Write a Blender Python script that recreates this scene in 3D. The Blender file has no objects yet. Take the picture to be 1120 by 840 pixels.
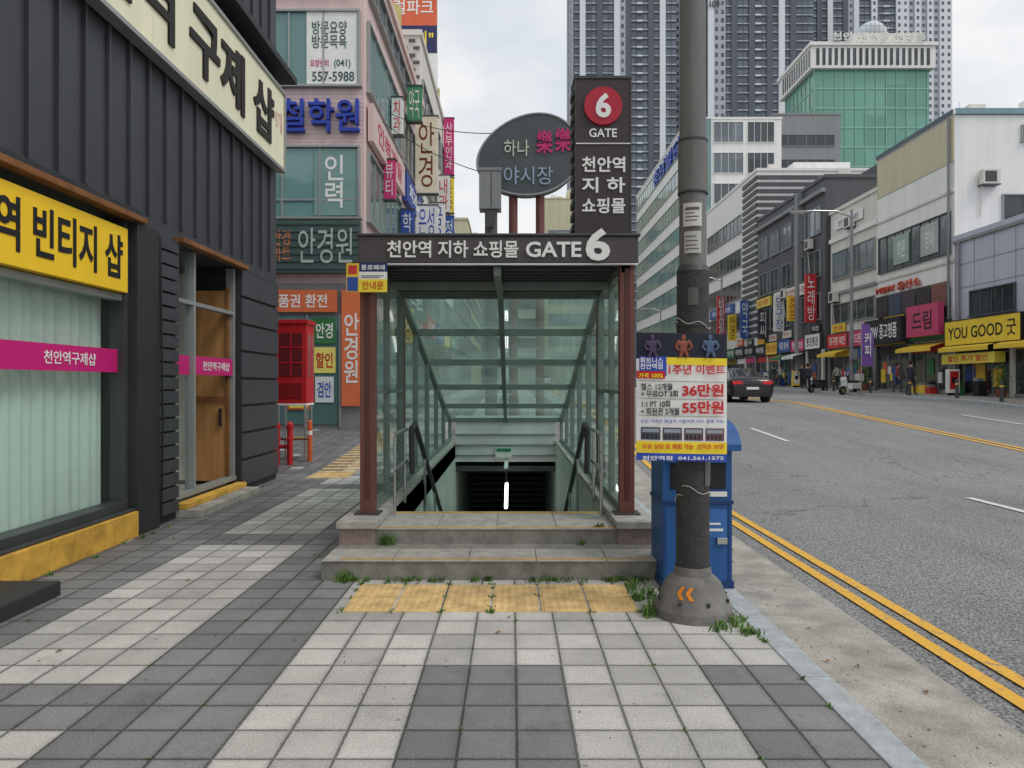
import bpy, bmesh, math, random
from mathutils import Vector, Matrix
random.seed(7)
S=bpy.context.scene
try:
    S.view_settings.view_transform='Standard'; S.view_settings.look='None'; S.view_settings.exposure=0
except Exception as e: print(e)

def G(y):
    if y<13: return 0.0
    if y<30: return .055*(y-13)
    if y<60: return .935+.0155*(y-30)
    return 1.4
# ---------------------------------------------------------------- materials
def newmat(name):
    m=bpy.data.materials.new(name); m.use_nodes=True
    return m,m.node_tree.nodes,m.node_tree.links,m.node_tree.nodes['Principled BSDF']
def pmat(name,col,rough=.7,metal=0,var=.12,scale=1.5,bump=.0,bscale=80,spec=.4,streak=False,emit=0):
    m,n,l,b=newmat(name)
    geo=n.new('ShaderNodeNewGeometry')
    mp=n.new('ShaderNodeMapping'); l.new(geo.outputs['Position'],mp.inputs[0])
    if streak: mp.inputs['Scale'].default_value=(3,3,.25)
    no=n.new('ShaderNodeTexNoise'); no.inputs['Scale'].default_value=scale; no.inputs['Detail'].default_value=6
    no.inputs['Roughness'].default_value=.65
    l.new(mp.outputs[0],no.inputs['Vector'])
    r=n.new('ShaderNodeMapRange'); r.inputs['From Min'].default_value=.3; r.inputs['From Max'].default_value=.7
    l.new(no.outputs['Fac'],r.inputs['Value'])
    mx=n.new('ShaderNodeMix'); mx.data_type='RGBA'
    l.new(r.outputs[0],mx.inputs['Factor'])
    mx.inputs['A'].default_value=[min(1,c*(1-var)) for c in col]+[1]
    mx.inputs['B'].default_value=[min(1,c*(1+var)) for c in col]+[1]
    l.new(mx.outputs['Result'],b.inputs['Base Color'])
    b.inputs['Roughness'].default_value=rough; b.inputs['Metallic'].default_value=metal
    b.inputs['Specular IOR Level'].default_value=spec
    if bump>0:
        n2=n.new('ShaderNodeTexNoise'); n2.inputs['Scale'].default_value=bscale; n2.inputs['Detail'].default_value=3
        l.new(geo.outputs['Position'],n2.inputs['Vector'])
        bp=n.new('ShaderNodeBump'); bp.inputs['Strength'].default_value=bump; bp.inputs['Distance'].default_value=.01
        l.new(n2.outputs['Fac'],bp.inputs['Height']); l.new(bp.outputs[0],b.inputs['Normal'])
    if emit:
        b.inputs['Emission Color'].default_value=list(col)+[1]; b.inputs['Emission Strength'].default_value=emit
    return m
def rgb(r,g,b):
    f=lambda c:((c/255+.055)/1.055)**2.4 if c>10 else c/255/12.92
    return (f(r),f(g),f(b))
_c={}
def paint(r,g,b,rough=.45):
    k=(r,g,b,rough)
    if k not in _c: _c[k]=pmat('paint_%d_%d_%d'%(r,g,b),rgb(r,g,b),rough,var=.1,scale=2.5)
    return _c[k]
def glassmat(name,tint,gl=.9,milk=.0,rough=.03):
    m,n,l,b=newmat(name); out=n['Material Output']
    n.remove(b)
    tr=n.new('ShaderNodeBsdfTransparent'); tr.inputs[0].default_value=list(tint)+[1]
    g=n.new('ShaderNodeBsdfGlossy'); g.inputs['Roughness'].default_value=rough; g.inputs[0].default_value=(.9,.95,.95,1)
    lw=n.new('ShaderNodeLayerWeight'); lw.inputs[0].default_value=.5
    pw=n.new('ShaderNodeMath'); pw.operation='POWER'; pw.inputs[1].default_value=4; l.new(lw.outputs['Facing'],pw.inputs[0])
    mu=n.new('ShaderNodeMath'); mu.operation='MULTIPLY_ADD'; mu.inputs[1].default_value=gl*.9; mu.inputs[2].default_value=.06*gl; l.new(pw.outputs[0],mu.inputs[0])
    d=n.new('ShaderNodeBsdfDiffuse'); d.inputs[0].default_value=(.42,.58,.52,1)
    d2=n.new('ShaderNodeBsdfTranslucent'); d2.inputs[0].default_value=(.46,.64,.57,1)
    dm=n.new('ShaderNodeMixShader'); dm.inputs[0].default_value=.65; l.new(d.outputs[0],dm.inputs[1]); l.new(d2.outputs[0],dm.inputs[2])
    geo=n.new('ShaderNodeNewGeometry'); no=n.new('ShaderNodeTexNoise'); no.inputs['Scale'].default_value=1.2; no.inputs['Detail'].default_value=7
    l.new(geo.outputs['Position'],no.inputs['Vector'])
    mr=n.new('ShaderNodeMapRange'); mr.inputs['From Min'].default_value=.3; mr.inputs['From Max'].default_value=.75
    mr.inputs['To Min'].default_value=milk*.5; mr.inputs['To Max'].default_value=milk*1.6; l.new(no.outputs['Fac'],mr.inputs['Value'])
    m1=n.new('ShaderNodeMixShader'); l.new(mr.outputs[0],m1.inputs[0]); l.new(tr.outputs[0],m1.inputs[1]); l.new(dm.outputs[0],m1.inputs[2])
    m2=n.new('ShaderNodeMixShader'); l.new(mu.outputs[0],m2.inputs[0]); l.new(m1.outputs[0],m2.inputs[1]); l.new(g.outputs[0],m2.inputs[2])
    l.new(m2.outputs[0],out.inputs[0]); return m
def winmat(name,col,rough=.12,var=.5,spec=.8,cell=2.2):
    m,n,l,b=newmat(name); geo=n.new('ShaderNodeNewGeometry')
    sn=n.new('ShaderNodeVectorMath'); sn.operation='SNAP'; sn.inputs[1].default_value=(cell,cell,cell*1.4)
    l.new(geo.outputs['Position'],sn.inputs[0])
    wn=n.new('ShaderNodeTexWhiteNoise'); wn.noise_dimensions='3D'; l.new(sn.outputs[0],wn.inputs['Vector'])
    mx=n.new('ShaderNodeMix'); mx.data_type='RGBA'; l.new(wn.outputs['Value'],mx.inputs['Factor'])
    mx.inputs['A'].default_value=[c*(1-var) for c in col]+[1]; mx.inputs['B'].default_value=[min(1,c*(1+var)) for c in col]+[1]
    l.new(mx.outputs['Result'],b.inputs['Base Color']); b.inputs['Roughness'].default_value=rough
    b.inputs['Specular IOR Level'].default_value=spec
    no=n.new('ShaderNodeTexNoise'); no.inputs['Scale'].default_value=.7; l.new(geo.outputs['Position'],no.inputs['Vector'])
    bp=n.new('ShaderNodeBump'); bp.inputs['Strength'].default_value=.15; bp.inputs['Distance'].default_value=.2
    l.new(no.outputs['Fac'],bp.inputs['Height']); l.new(bp.outputs[0],b.inputs['Normal'])
    return m

charcoal=pmat('charcoal_cladding',rgb(74,76,81),.45,.3,.18,1.0,streak=True)
charcoal2=pmat('charcoal_trim',rgb(54,55,58),.5,.2,.15,1.5)
rust=pmat('rust_steel_beam',rgb(132,88,52),.7,.2,.35,3)
brown=pmat('brown_steel',rgb(112,70,62),.5,.1,.16,3,streak=True)
granite=pmat('granite',rgb(172,169,162),.75,0,.26,9,bump=.3,bscale=120)
granite_d=pmat('granite_worn',rgb(140,137,130),.8,0,.34,6,bump=.4,bscale=90)
granite_r=pmat('granite_rose',rgb(150,132,125),.65,0,.28,20,bump=.2,bscale=120)
concrete=pmat('concrete_gutter',rgb(168,163,154),.9,0,.36,3.0,bump=1.0,bscale=55)
kerbm=pmat('kerb_stone',rgb(172,178,180),.85,0,.24,9,bump=.5,bscale=90)
steel=pmat('stainless_steel',(.62,.63,.63),.25,1,.1,4)
dsteel=pmat('dark_steel',rgb(74,76,76),.45,.3,.15,4)
gframe=pmat('grey_green_frame',rgb(120,132,126),.45,.1,.15,4)
wallpaint=pmat('stairwell_tile',rgb(196,206,196),.5,0,.15,3)
white=pmat('white_paint',rgb(230,230,227),.6,0,.08,.6,streak=True)
offw=pmat('offwhite_wall',rgb(216,213,205),.8,0,.12,.5,streak=True)
beige=pmat('beige_wall',rgb(198,192,164),.8,0,.1,.5,streak=True)
pinkw=pmat('pink_tile_wall',rgb(220,194,190),.6,0,.1,.8,streak=True)
greyw=pmat('grey_wall',rgb(138,140,142),.7,0,.12,.5,streak=True)
dgrey=pmat('dark_grey_wall',rgb(84,86,90),.6,0,.12,.5,streak=True)
lilac=pmat('lilac_panel',rgb(184,186,200),.6,0,.1,.5,streak=True)
black=pmat('black_plastic',rgb(30,30,32),.5,0,.2,5)
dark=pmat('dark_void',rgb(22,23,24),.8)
soil=pmat('ground_soil',rgb(112,108,100),.95,0,.25,.3)
plywood=pmat('plywood',rgb(180,132,80),.7,0,.3,2.5,streak=True)
aluminium=pmat('aluminium_frame',rgb(158,162,160),.4,.3,.1,3)
wteal=winmat('teal_window',rgb(104,140,138),.1,.3)
wdark=winmat('dark_window',rgb(50,58,62),.08,.5)
wgrey=winmat('grey_window',rgb(100,112,118),.1,.45)
wgreen=winmat('green_curtain_glass',rgb(104,160,142),.1,.16,cell=4.5)
wtower=winmat('tower_window',rgb(78,90,102),.15,.5,cell=3.1)
canopyglass=glassmat('canopy_green_glass',(.58,.83,.75),.85,.34)
sideglass=glassmat('side_glass',(.74,.90,.84),1.0,.08)
shopglass=glassmat('shop_glass',(.88,.95,.92),.85,.07)
curtain=pmat('curtain_cloth',rgb(210,220,212),.9,0,.07,1)
hedge=pmat('weed_green',rgb(88,122,54),.8,0,.4,9)
leafm=pmat('dry_leaf',rgb(120,88,50),.8,0,.4,9)
redm=pmat('red_paint',rgb(190,34,40),.45,0,.12,4)
yellowp=pmat('yellow_signboard',rgb(250,205,40),.5,0,.05,2)
cream=pmat('cream_signboard',rgb(238,233,202),.5,0,.08,.8,streak=True)
pinkp=pmat('magenta_film',rgb(206,32,120),.4,0,.05,2)
whitetxt=pmat('white_letter',rgb(238,238,236),.5,0,.03)
blacktxt=pmat('black_letter',rgb(24,24,26),.5,0,.03)
bluep=pmat('blue_bin_paint',rgb(40,90,150),.5,0,.24,4,streak=True)
oldyel=pmat('worn_yellow_sill',rgb(206,160,66),.8,0,.35,4)
def linemat(name,col,under):
    # worn paint: aggregate shows through where the film has rubbed off
    m,n,l,b=newmat(name); geo=n.new('ShaderNodeNewGeometry')
    a=n.new('ShaderNodeTexNoise'); a.inputs['Scale'].default_value=16; a.inputs['Detail'].default_value=9; a.inputs['Roughness'].default_value=.8; l.new(geo.outputs['Position'],a.inputs['Vector'])
    r=n.new('ShaderNodeMapRange'); r.inputs['From Min'].default_value=.38; r.inputs['From Max'].default_value=.46; l.new(a.outputs['Fac'],r.inputs['Value'])
    mx=n.new('ShaderNodeMix'); mx.data_type='RGBA'; l.new(r.outputs[0],mx.inputs['Factor']); mx.inputs['A'].default_value=list(under)+[1]; mx.inputs['B'].default_value=list(col)+[1]
    l.new(mx.outputs['Result'],b.inputs['Base Color']); b.inputs['Roughness'].default_value=.85
    bp=n.new('ShaderNodeBump'); bp.inputs['Strength'].default_value=.5; bp.inputs['Distance'].default_value=.01; l.new(a.outputs['Fac'],bp.inputs['Height']); l.new(bp.outputs[0],b.inputs['Normal'])
    return m
yline=linemat('yellow_road_paint',rgb(230,176,66),(.28,.24,.15)); wline=linemat('white_road_paint',rgb(212,212,208),(.26,.26,.25))

def asphalt():
    m,n,l,b=newmat('asphalt'); geo=n.new('ShaderNodeNewGeometry')
    a=n.new('ShaderNodeTexNoise'); a.inputs['Scale'].default_value=.35; a.inputs['Detail'].default_value=7
    f=n.new('ShaderNodeTexNoise'); f.inputs['Scale'].default_value=48; f.inputs['Detail'].default_value=3
    v=n.new('ShaderNodeTexVoronoi'); v.inputs['Scale'].default_value=45
    mp=n.new('ShaderNodeMapping'); mp.inputs['Scale'].default_value=(1.6,.12,1); l.new(geo.outputs['Position'],mp.inputs[0])
    tr=n.new('ShaderNodeTexNoise'); tr.inputs['Scale'].default_value=1.0; l.new(mp.outputs[0],tr.inputs['Vector'])
    for q in (a,f,v): l.new(geo.outputs['Position'],q.inputs['Vector'])
    r1=n.new('ShaderNodeValToRGB'); r1.color_ramp.elements[0].position=.3; r1.color_ramp.elements[1].position=.7
    r1.color_ramp.elements[0].color=(.185,.185,.183,1); r1.color_ramp.elements[1].color=(.27,.268,.26,1)
    ad=n.new('ShaderNodeMath'); ad.operation='ADD'; l.new(a.outputs['Fac'],ad.inputs[0]); l.new(tr.outputs['Fac'],ad.inputs[1])
    hf=n.new('ShaderNodeMath'); hf.operation='MULTIPLY'; hf.inputs[1].default_value=.5; l.new(ad.outputs[0],hf.inputs[0])
    l.new(hf.outputs[0],r1.inputs[0])
    r2=n.new('ShaderNodeMapRange'); r2.inputs['From Min'].default_value=.35; r2.inputs['From Max'].default_value=.65
    r2.inputs['To Min'].default_value=.45; r2.inputs['To Max'].default_value=1.55; l.new(f.outputs['Fac'],r2.inputs['Value'])
    mx=n.new('ShaderNodeVectorMath'); mx.operation='SCALE'; l.new(r1.outputs[0],mx.inputs[0]); l.new(r2.outputs[0],mx.inputs['Scale'])
    vc=n.new('ShaderNodeTexVoronoi'); vc.feature='DISTANCE_TO_EDGE'; vc.inputs['Scale'].default_value=.22
    nd=n.new('ShaderNodeTexNoise'); nd.inputs['Scale'].default_value=1.2; nd.inputs['Detail'].default_value=5; l.new(geo.outputs['Position'],nd.inputs['Vector'])
    va=n.new('ShaderNodeVectorMath'); va.operation='MULTIPLY_ADD'; va.inputs[1].default_value=(1.6,1.6,0); l.new(nd.outputs['Color'],va.inputs[0]); l.new(geo.outputs['Position'],va.inputs[2]); l.new(va.outputs[0],vc.inputs['Vector'])
    ck=n.new('ShaderNodeMapRange'); ck.inputs['From Min'].default_value=.0; ck.inputs['From Max'].default_value=.005; ck.inputs['To Min'].default_value=.6; l.new(vc.outputs['Distance'],ck.inputs['Value'])
    m3=n.new('ShaderNodeVectorMath'); m3.operation='SCALE'; l.new(mx.outputs[0],m3.inputs[0]); l.new(ck.outputs[0],m3.inputs['Scale'])
    l.new(m3.outputs[0],b.inputs['Base Color']); b.inputs['Roughness'].default_value=.85
    bp=n.new('ShaderNodeBump'); bp.inputs['Strength'].default_value=.9; bp.inputs['Distance'].default_value=.012
    l.new(v.outputs['Distance'],bp.inputs['Height']); l.new(bp.outputs[0],b.inputs['Normal'])
    return m
asph=asphalt()

def paving(name,T=.26,pattern=True,lc=(.53,.51,.475),dc=(.228,.224,.222),ox=.5):
    m,n,l,b=newmat(name); geo=n.new('ShaderNodeNewGeometry')
    sx=n.new('ShaderNodeSeparateXYZ'); l.new(geo.outputs['Position'],sx.inputs[0])
    def M(op,a,b_=None,c=None):
        q=n.new('ShaderNodeMath'); q.operation=op
        for i,v in enumerate((a,b_,c)):
            if v is None: continue
            if isinstance(v,(int,float)): q.inputs[i].default_value=v
            else: l.new(v,q.inputs[i])
        return q.outputs[0]
    def R(v,a,b_,c,d):
        q=n.new('ShaderNodeMapRange'); q.inputs['From Min'].default_value=a; q.inputs['From Max'].default_value=b_; q.inputs['To Min'].default_value=c; q.inputs['To Max'].default_value=d; l.new(v,q.inputs['Value']); return q.outputs[0]
    def N(sc,det=3,ro=.5):
        q=n.new('ShaderNodeTexNoise'); q.inputs['Scale'].default_value=sc; q.inputs['Detail'].default_value=det; q.inputs['Roughness'].default_value=ro; l.new(geo.outputs['Position'],q.inputs['Vector']); return q.outputs['Fac']
    u=M('DIVIDE',M('ADD',sx.outputs[0],ox),T); v=M('DIVIDE',M('ADD',sx.outputs[1],0.0),T)
    fu=M('FLOOR',u); fv=M('FLOOR',v)
    cb=n.new('ShaderNodeCombineXYZ'); l.new(fu,cb.inputs[0]); l.new(fv,cb.inputs[1])
    wn=n.new('ShaderNodeTexWhiteNoise'); wn.noise_dimensions='2D'; l.new(cb.outputs[0],wn.inputs['Vector'])
    eu=M('ABSOLUTE',M('SUBTRACT',M('FRACT',u),.5)); ev=M('ABSOLUTE',M('SUBTRACT',M('FRACT',v),.5))
    e=M('MAXIMUM',eu,ev)
    e2=M('ADD',e,M('MULTIPLY',M('SUBTRACT',N(30),.5),.035))
    e2=M('ADD',e2,M('MULTIPLY',M('SUBTRACT',wn.outputs['Value'],.5),.014))
    joint=R(e2,.466,.488,0,1)
    if pattern:
        mr=M('DIVIDE',M('ADD',M('MULTIPLY',fu,T),5.13+0.0),8.0)
        cr=n.new('ShaderNodeValToRGB'); cr.color_ramp.interpolation='CONSTANT'
        el=cr.color_ramp.elements
        def pos(x): return (x+ox+5.13-.13)/8.0
        stops=[(0,0),(pos(-3.1),1),(pos(-2.06),0),(pos(-1.28),1),(pos(-.5),0),(pos(.28),1),(pos(1.06),0)]
        el[0].position=0; el[0].color=(0,0,0,1)
        el[1].position=stops[1][0]; el[1].color=(1,1,1,1)
        for p,c in stops[2:]:
            q=el.new(p); q.color=(c,c,c,1)
        l.new(mr,cr.inputs[0])
        by=M('MULTIPLY',M('GREATER_THAN',sx.outputs[1],4.16),M('LESS_THAN',sx.outputs[1],5.98))
        bx=M('GREATER_THAN',sx.outputs[0],-1.28)
        dy=M('LESS_THAN',M('FRACT',M('DIVIDE',M('ADD',sx.outputs[1],.52+.0),3.9)),.1333)
        dx=M('LESS_THAN',sx.outputs[0],-2.06)
        lm=M('MAXIMUM',cr.outputs[0],M('MULTIPLY',by,bx))
        lm=M('MULTIPLY',lm,M('SUBTRACT',1,M('MULTIPLY',dy,dx)))
        lm=M('ABSOLUTE',M('SUBTRACT',lm,M('GREATER_THAN',wn.outputs['Value'],.994)))
    else: lm=M('GREATER_THAN',wn.outputs['Value'],2)
    mx=n.new('ShaderNodeMix'); mx.data_type='RGBA'; l.new(lm,mx.inputs['Factor'])
    mx.inputs['A'].default_value=list(dc)+[1]; mx.inputs['B'].default_value=list(lc)+[1]
    fine=N(95,3)
    k=M('MULTIPLY',M('ADD',.8,M('MULTIPLY',wn.outputs['Value'],.36)),R(N(.9,9,.74),.3,.7,.76,1.2))
    k=M('MULTIPLY',k,M('ADD',.42,M('MULTIPLY',fine,1.16)))
    # damp / grime blotches, stronger toward the shop wall
    k=M('MULTIPLY',k,R(N(2.3,7,.7),.56,.72,1,.74))
    k=M('MULTIPLY',k,R(M('ADD',sx.outputs[0],M('MULTIPLY',N(1.6,5),.9)),-3.6,-2.7,.72,1))
    vo=n.new('ShaderNodeTexVoronoi'); vo.inputs['Scale'].default_value=3.6; l.new(geo.outputs['Position'],vo.inputs['Vector'])
    k=M('MULTIPLY',k,R(vo.outputs['Distance'],.035,.06,.6,1))
    k=M('MULTIPLY',k,R(e,.36,.5,1,.8))
    k=M('MULTIPLY',k,M('SUBTRACT',1,M('MULTIPLY',joint,.6)))
    sc=n.new('ShaderNodeVectorMath'); sc.operation='SCALE'; l.new(mx.outputs['Result'],sc.inputs[0]); l.new(k,sc.inputs['Scale'])
    l.new(sc.outputs[0],b.inputs['Base Color']); b.inputs['Roughness'].default_value=.85
    h=M('ADD',M('MULTIPLY',joint,-1),M('MULTIPLY',fine,.45)); h=M('ADD',h,M('MULTIPLY',wn.outputs['Value'],.4))
    bp=n.new('ShaderNodeBump'); bp.inputs['Strength'].default_value=.7; bp.inputs['Distance'].default_value=.01
    l.new(h,bp.inputs['Height']); l.new(bp.outputs[0],b.inputs['Normal'])
    return m
pave=paving('pavement_tiles')
pave2=paving('far_pavement_tiles',.3,False,dc=(.30,.29,.27))
tactm=pmat('tactile_yellow',rgb(214,182,126),.85,0,.32,6,bump=.4,bscale=80)

# ---------------------------------------------------------------- builders
class Fr:
    def __init__(s,o,u,w): s.o=Vector(o); s.u=Vector(u); s.w=Vector(w); s.v=Vector((0,0,1))
    def p(s,u,v,w): return s.o+s.u*u+s.v*v+s.w*w
def FS(y): return Fr((0,y,0),(1,0,0),(0,-1,0))
def FE(x): return Fr((x,0,0),(0,1,0),(1,0,0))
def FW(x): return Fr((x,0,0),(0,-1,0),(-1,0,0))
def top(name,loc=(0,0,0)):
    e=bpy.data.objects.new(name,None); e.empty_display_size=.3; e.location=loc; S.collection.objects.link(e); return e
def adopt(o,par):
    if par is not None:
        o.parent=par; o.matrix_parent_inverse=Matrix.Translation(-par.location)
BF=[(0,3,2,1),(4,5,6,7),(0,1,5,4),(1,2,6,5),(2,3,7,6),(3,0,4,7)]
class MB:
    def __init__(s,name,par=None): s.n=name; s.par=par; s.v=[]; s.f=[]; s.m=[]; s.mats=[]; s.sm=[]
    def mi(s,m):
        if m not in s.mats: s.mats.append(m)
        return s.mats.index(m)
    def raw(s,vs,fs,m,smooth=False):
        b=len(s.v); s.v+= [Vector(v) for v in vs]; k=s.mi(m)
        for f in fs: s.f.append([b+i for i in f]); s.m.append(k); s.sm.append(smooth)
    def box(s,x0,x1,y0,y1,z0,z1,m):
        vs=[(x0,y0,z0),(x1,y0,z0),(x1,y1,z0),(x0,y1,z0),(x0,y0,z1),(x1,y0,z1),(x1,y1,z1),(x0,y1,z1)]
        s.raw(vs,BF,m); return s
    def fb(s,F,u0,u1,v0,v1,w0,w1,m):
        vs=[F.p(a,b,c) for c in (w0,w1) for a,b in ((u0,v0),(u1,v0),(u1,v1),(u0,v1))]
        s.raw(vs,BF,m); return s
    def cyl(s,p0,p1,r0,r1,m,n=16,cap=True):
        p0=Vector(p0);p1=Vector(p1); d=(p1-p0).normalized()
        a=d.orthogonal().normalized(); b=d.cross(a)
        vs=[];
        for p,r in((p0,r0),(p1,r1)):
            for i in range(n):
                t=2*math.pi*i/n; vs.append(p+a*math.cos(t)*r+b*math.sin(t)*r)
        s.raw(vs,[(i,(i+1)%n,n+(i+1)%n,n+i) for i in range(n)],m,True)
        if cap: s.raw(vs,[tuple(range(n)),tuple(range(n,2*n))],m)
        return s
    def tube(s,pts,r,m,n=10):
        for a,b in zip(pts[:-1],pts[1:]): s.cyl(a,b,r,r,m,n)
        return s
    def ball(s,c,r,m,sx=1,sy=1,sz=1,n=12):
        vs=[];fs=[]
        for i in range(n+1):
            th=math.pi*i/n
            for j in range(2*n):
                ph=math.pi*j/n
                vs.append((c[0]+r*sx*math.sin(th)*math.cos(ph),c[1]+r*sy*math.sin(th)*math.sin(ph),c[2]+r*sz*math.cos(th)))
        for i in range(n):
            for j in range(2*n):
                fs.append((i*2*n+j,i*2*n+(j+1)%(2*n),(i+1)*2*n+(j+1)%(2*n),(i+1)*2*n+j))
        s.raw(vs,fs,m,True); return s
    def done(s,bevel=0):
        me=bpy.data.meshes.new(s.n)
        xs=[v.x for v in s.v];ys=[v.y for v in s.v];zs=[v.z for v in s.v]
        c=Vector(((min(xs)+max(xs))/2,(min(ys)+max(ys))/2,min(zs)))
        me.from_pydata([v-c for v in s.v],[],s.f)
        for m in s.mats: me.materials.append(m)
        me.polygons.foreach_set('material_index',s.m); me.polygons.foreach_set('use_smooth',s.sm)
        bm=bmesh.new(); bm.from_mesh(me); bmesh.ops.recalc_face_normals(bm,faces=bm.faces); bm.to_mesh(me); bm.free()
        o=bpy.data.objects.new(s.n,me); o.location=c; S.collection.objects.link(o); adopt(o,s.par)
        if bevel:
            bv=o.modifiers.new('bevel','BEVEL'); bv.width=bevel; bv.segments=2; bv.limit_method='ANGLE'
        return o
def text(body,F,u0,u1,v0,v1,w,m,par,ext=.004,bold=.012,name='lettering'):
    cu=bpy.data.curves.new(name,'FONT'); cu.body=body; cu.size=1; cu.align_x='LEFT'; cu.resolution_u=3
    cu.offset=bold; cu.space_line=.95
    cu.materials.append(m)
    o=bpy.data.objects.new(name,cu); S.collection.objects.link(o)
    bpy.context.view_layer.update()
    bb=[Vector(c) for c in o.bound_box]
    x0=min(b.x for b in bb);x1=max(b.x for b in bb);y0=min(b.y for b in bb);y1=max(b.y for b in bb)
    if x1-x0<1e-4 or y1-y0<1e-4: print('EMPTY TEXT',body); return o
    sx=(u1-u0)/(x1-x0); sy=(v1-v0)/(y1-y0)
    cu.extrude=ext
    R=Matrix((F.u,F.v,F.w)).transposed().to_4x4()
    p=F.p(u0,v0,w)
    mw=Matrix.Translation(p)@R@Matrix.Diagonal((sx,sy,1,1))@Matrix.Translation((-x0,-y0,0))
    adopt(o,par)
    if par is not None: o.matrix_basis=mw
    else: o.matrix_world=mw
    return o
def sign(name,F,u0,u1,v0,v1,w,col,tcol,txt,par,th=.12,fr=None,pad=.12,lines=None):
    b=MB(name,par); b.fb(F,u0,u1,v0,v1,w,w+th,col)
    if fr:
        t=.03*max(1,(v1-v0)/1.2)
        b.fb(F,u0-t,u1+t,v1,v1+t,w-.002,w+th+.02,fr); b.fb(F,u0-t,u1+t,v0-t,v0,w-.002,w+th+.02,fr)
        b.fb(F,u0-t,u0,v0,v1,w-.002,w+th+.02,fr); b.fb(F,u1,u1+t,v0,v1,w-.002,w+th+.02,fr)
    b.done()
    if txt:
        du=(u1-u0)*pad; dv=(v1-v0)*.2
        text(txt,F,u0+du,u1-du,v0+dv,v1-dv,w+th+.004,tcol,par)
def window(b,F,u0,u1,v0,v1,glass,frame,n=2,hb=(),t=.06,w=.02):
    b.fb(F,u0,u1,v0,v1,w-.02+.004,w+.01,glass)
    b.fb(F,u0-t,u1+t,v1,v1+t,0,w+.09,frame); b.fb(F,u0-t-.05,u1+t+.05,v0-t,v0,0,w+.13,frame)
    b.fb(F,u0-t,u0,v0,v1,0,w+.085,frame); b.fb(F,u1,u1+t,v0,v1,0,w+.085,frame)
    for i in range(1,n):
        x=u0+(u1-u0)*i/n; b.fb(F,x-t*.4,x+t*.4,v0,v1,w+.004,w+.05,frame)
    for h in hb:
        y=v0+(v1-v0)*h; b.fb(F,u0,u1,y-t*.4,y+t*.4,w+.006,w+.045,frame)
def acunit(b,F,u,v,w=0):
    b.fb(F,u,u+.9,v,v+.75,w+.1,w+.45,offw); b.fb(F,u+.1,u+.7,v+.1,v+.65,w+.45,w+.46,dsteel); b.fb(F,u-.02,u+.92,v-.05,v,w,w+.46,dsteel)
    b.cyl(F.p(u+.1,v+.1,w+.2),F.p(u+.1,v-1.6,w+.05),.03,.03,offw,6)

# ---------------------------------------------------------------- ground
C=-.14
hx0,hx1,hy0,hy1=C-1.12,C+1.12,7.5,16.1
def sheet(name,xs,ys,dz,m,hole=False,par=None):
    b=MB(name,par); nx=len(xs)
    vs=[(x,y,G(y)+dz) for y in ys for x in xs]; fs=[]
    for j in range(len(ys)-1):
        for i in range(nx-1):
            if hole and xs[i]>=hx0-.001 and xs[i+1]<=hx1+.001 and ys[j]>=hy0-.001 and ys[j+1]<=hy1+.001: continue
            fs.append((j*nx+i,j*nx+i+1,(j+1)*nx+i+1,(j+1)*nx+i))
    b.raw(vs,fs,m)
    return b.done()
ysf=[-60,-20,-6,0,3,hy0,10,13,hy1]+list(range(18,60,3))+[60,80,120,200]
sheet('ground',[-2500,-300,-60,hx0,hx1,60,300,2500],[-400]+ysf+[400,3000],-.2,soil,True)
sheet('pavement',[-60,-8,hx0,hx1,1.58],ysf,0,pave,True)
sheet('road',[1.7,19],ysf,-.12,asph)
sheet('gutter',[1.72,2.5],ysf,-.114,concrete)
sheet('far_pavement',[19.2,30,60],ysf,0,pave2)
b=MB('kerb')
y=-6
while y<150:
    y2=y+1.0; 
    for (xa,xb) in ((1.58,1.76),(19.0,19.2)):
        g0,g1=G(y),G(y2)
        if xb>5 and y>60 and int(y)%3: continue
        L=y2-.012 if not(xb>5 and y>=60) else y2+2
        z=.004+random.uniform(-.003,.004); dx=random.uniform(-.004,.004); xa2=xa+dx; xb2=xb+dx
        vs=[(xa2,y,g0-.2),(xb2,y,g0-.2),(xb2,L,g1-.2),(xa2,L,g1-.2),(xa2,y,g0+z),(xb2-.02,y,g0+z),(xb2-.02,L,g1+z),(xa2,L,g1+z)]
        b.raw(vs,BF,kerbm)
    y=y2
b.done(.008)
b=MB('road_marking')
def strip(x0,x1,y0,y1,m,dz=-.108):
    ys=[y0]+[q for q in ysf if y0<q<y1]+[y1]
    vs=[];fs=[]
    for q in ys: vs+=[(x0,q,G(q)+dz),(x1,q,G(q)+dz)]
    for i in range(len(ys)-1): fs.append((2*i,2*i+1,2*i+3,2*i+2))
    b.raw(vs,fs,m)
strip(2.68,2.78,-6,150,yline); strip(2.88,2.98,-6,150,yline)
strip(11.5,11.62,-6,150,yline); strip(11.78,11.9,-6,150,yline)
for k in range(-1,12): strip(6.8,6.93,8.2+k*10,11+k*10,wline)
for k in range(-1,12): strip(15.3,15.43,12+k*10,15+k*10,wline)
b.done()
b=MB('gravel_litter')
for _ in range(420):
    x=1.78+abs(random.gauss(0,.28)); y=random.uniform(1.5,14); r=random.uniform(.002,.007)
    if x>2.6: continue
    b.ball((x,y,-.112+r*.3),r,random.choice([granite,concrete,granite_d]),1,1.3,.6,3)
for _ in range(70):
    x=random.uniform(-3.6,1.5); y=random.uniform(2.5,5.8)
    b.ball((x,y,.003),random.uniform(.003,.006),random.choice([granite_d,dsteel,leafm]),1,1.4,.5,3)
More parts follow.
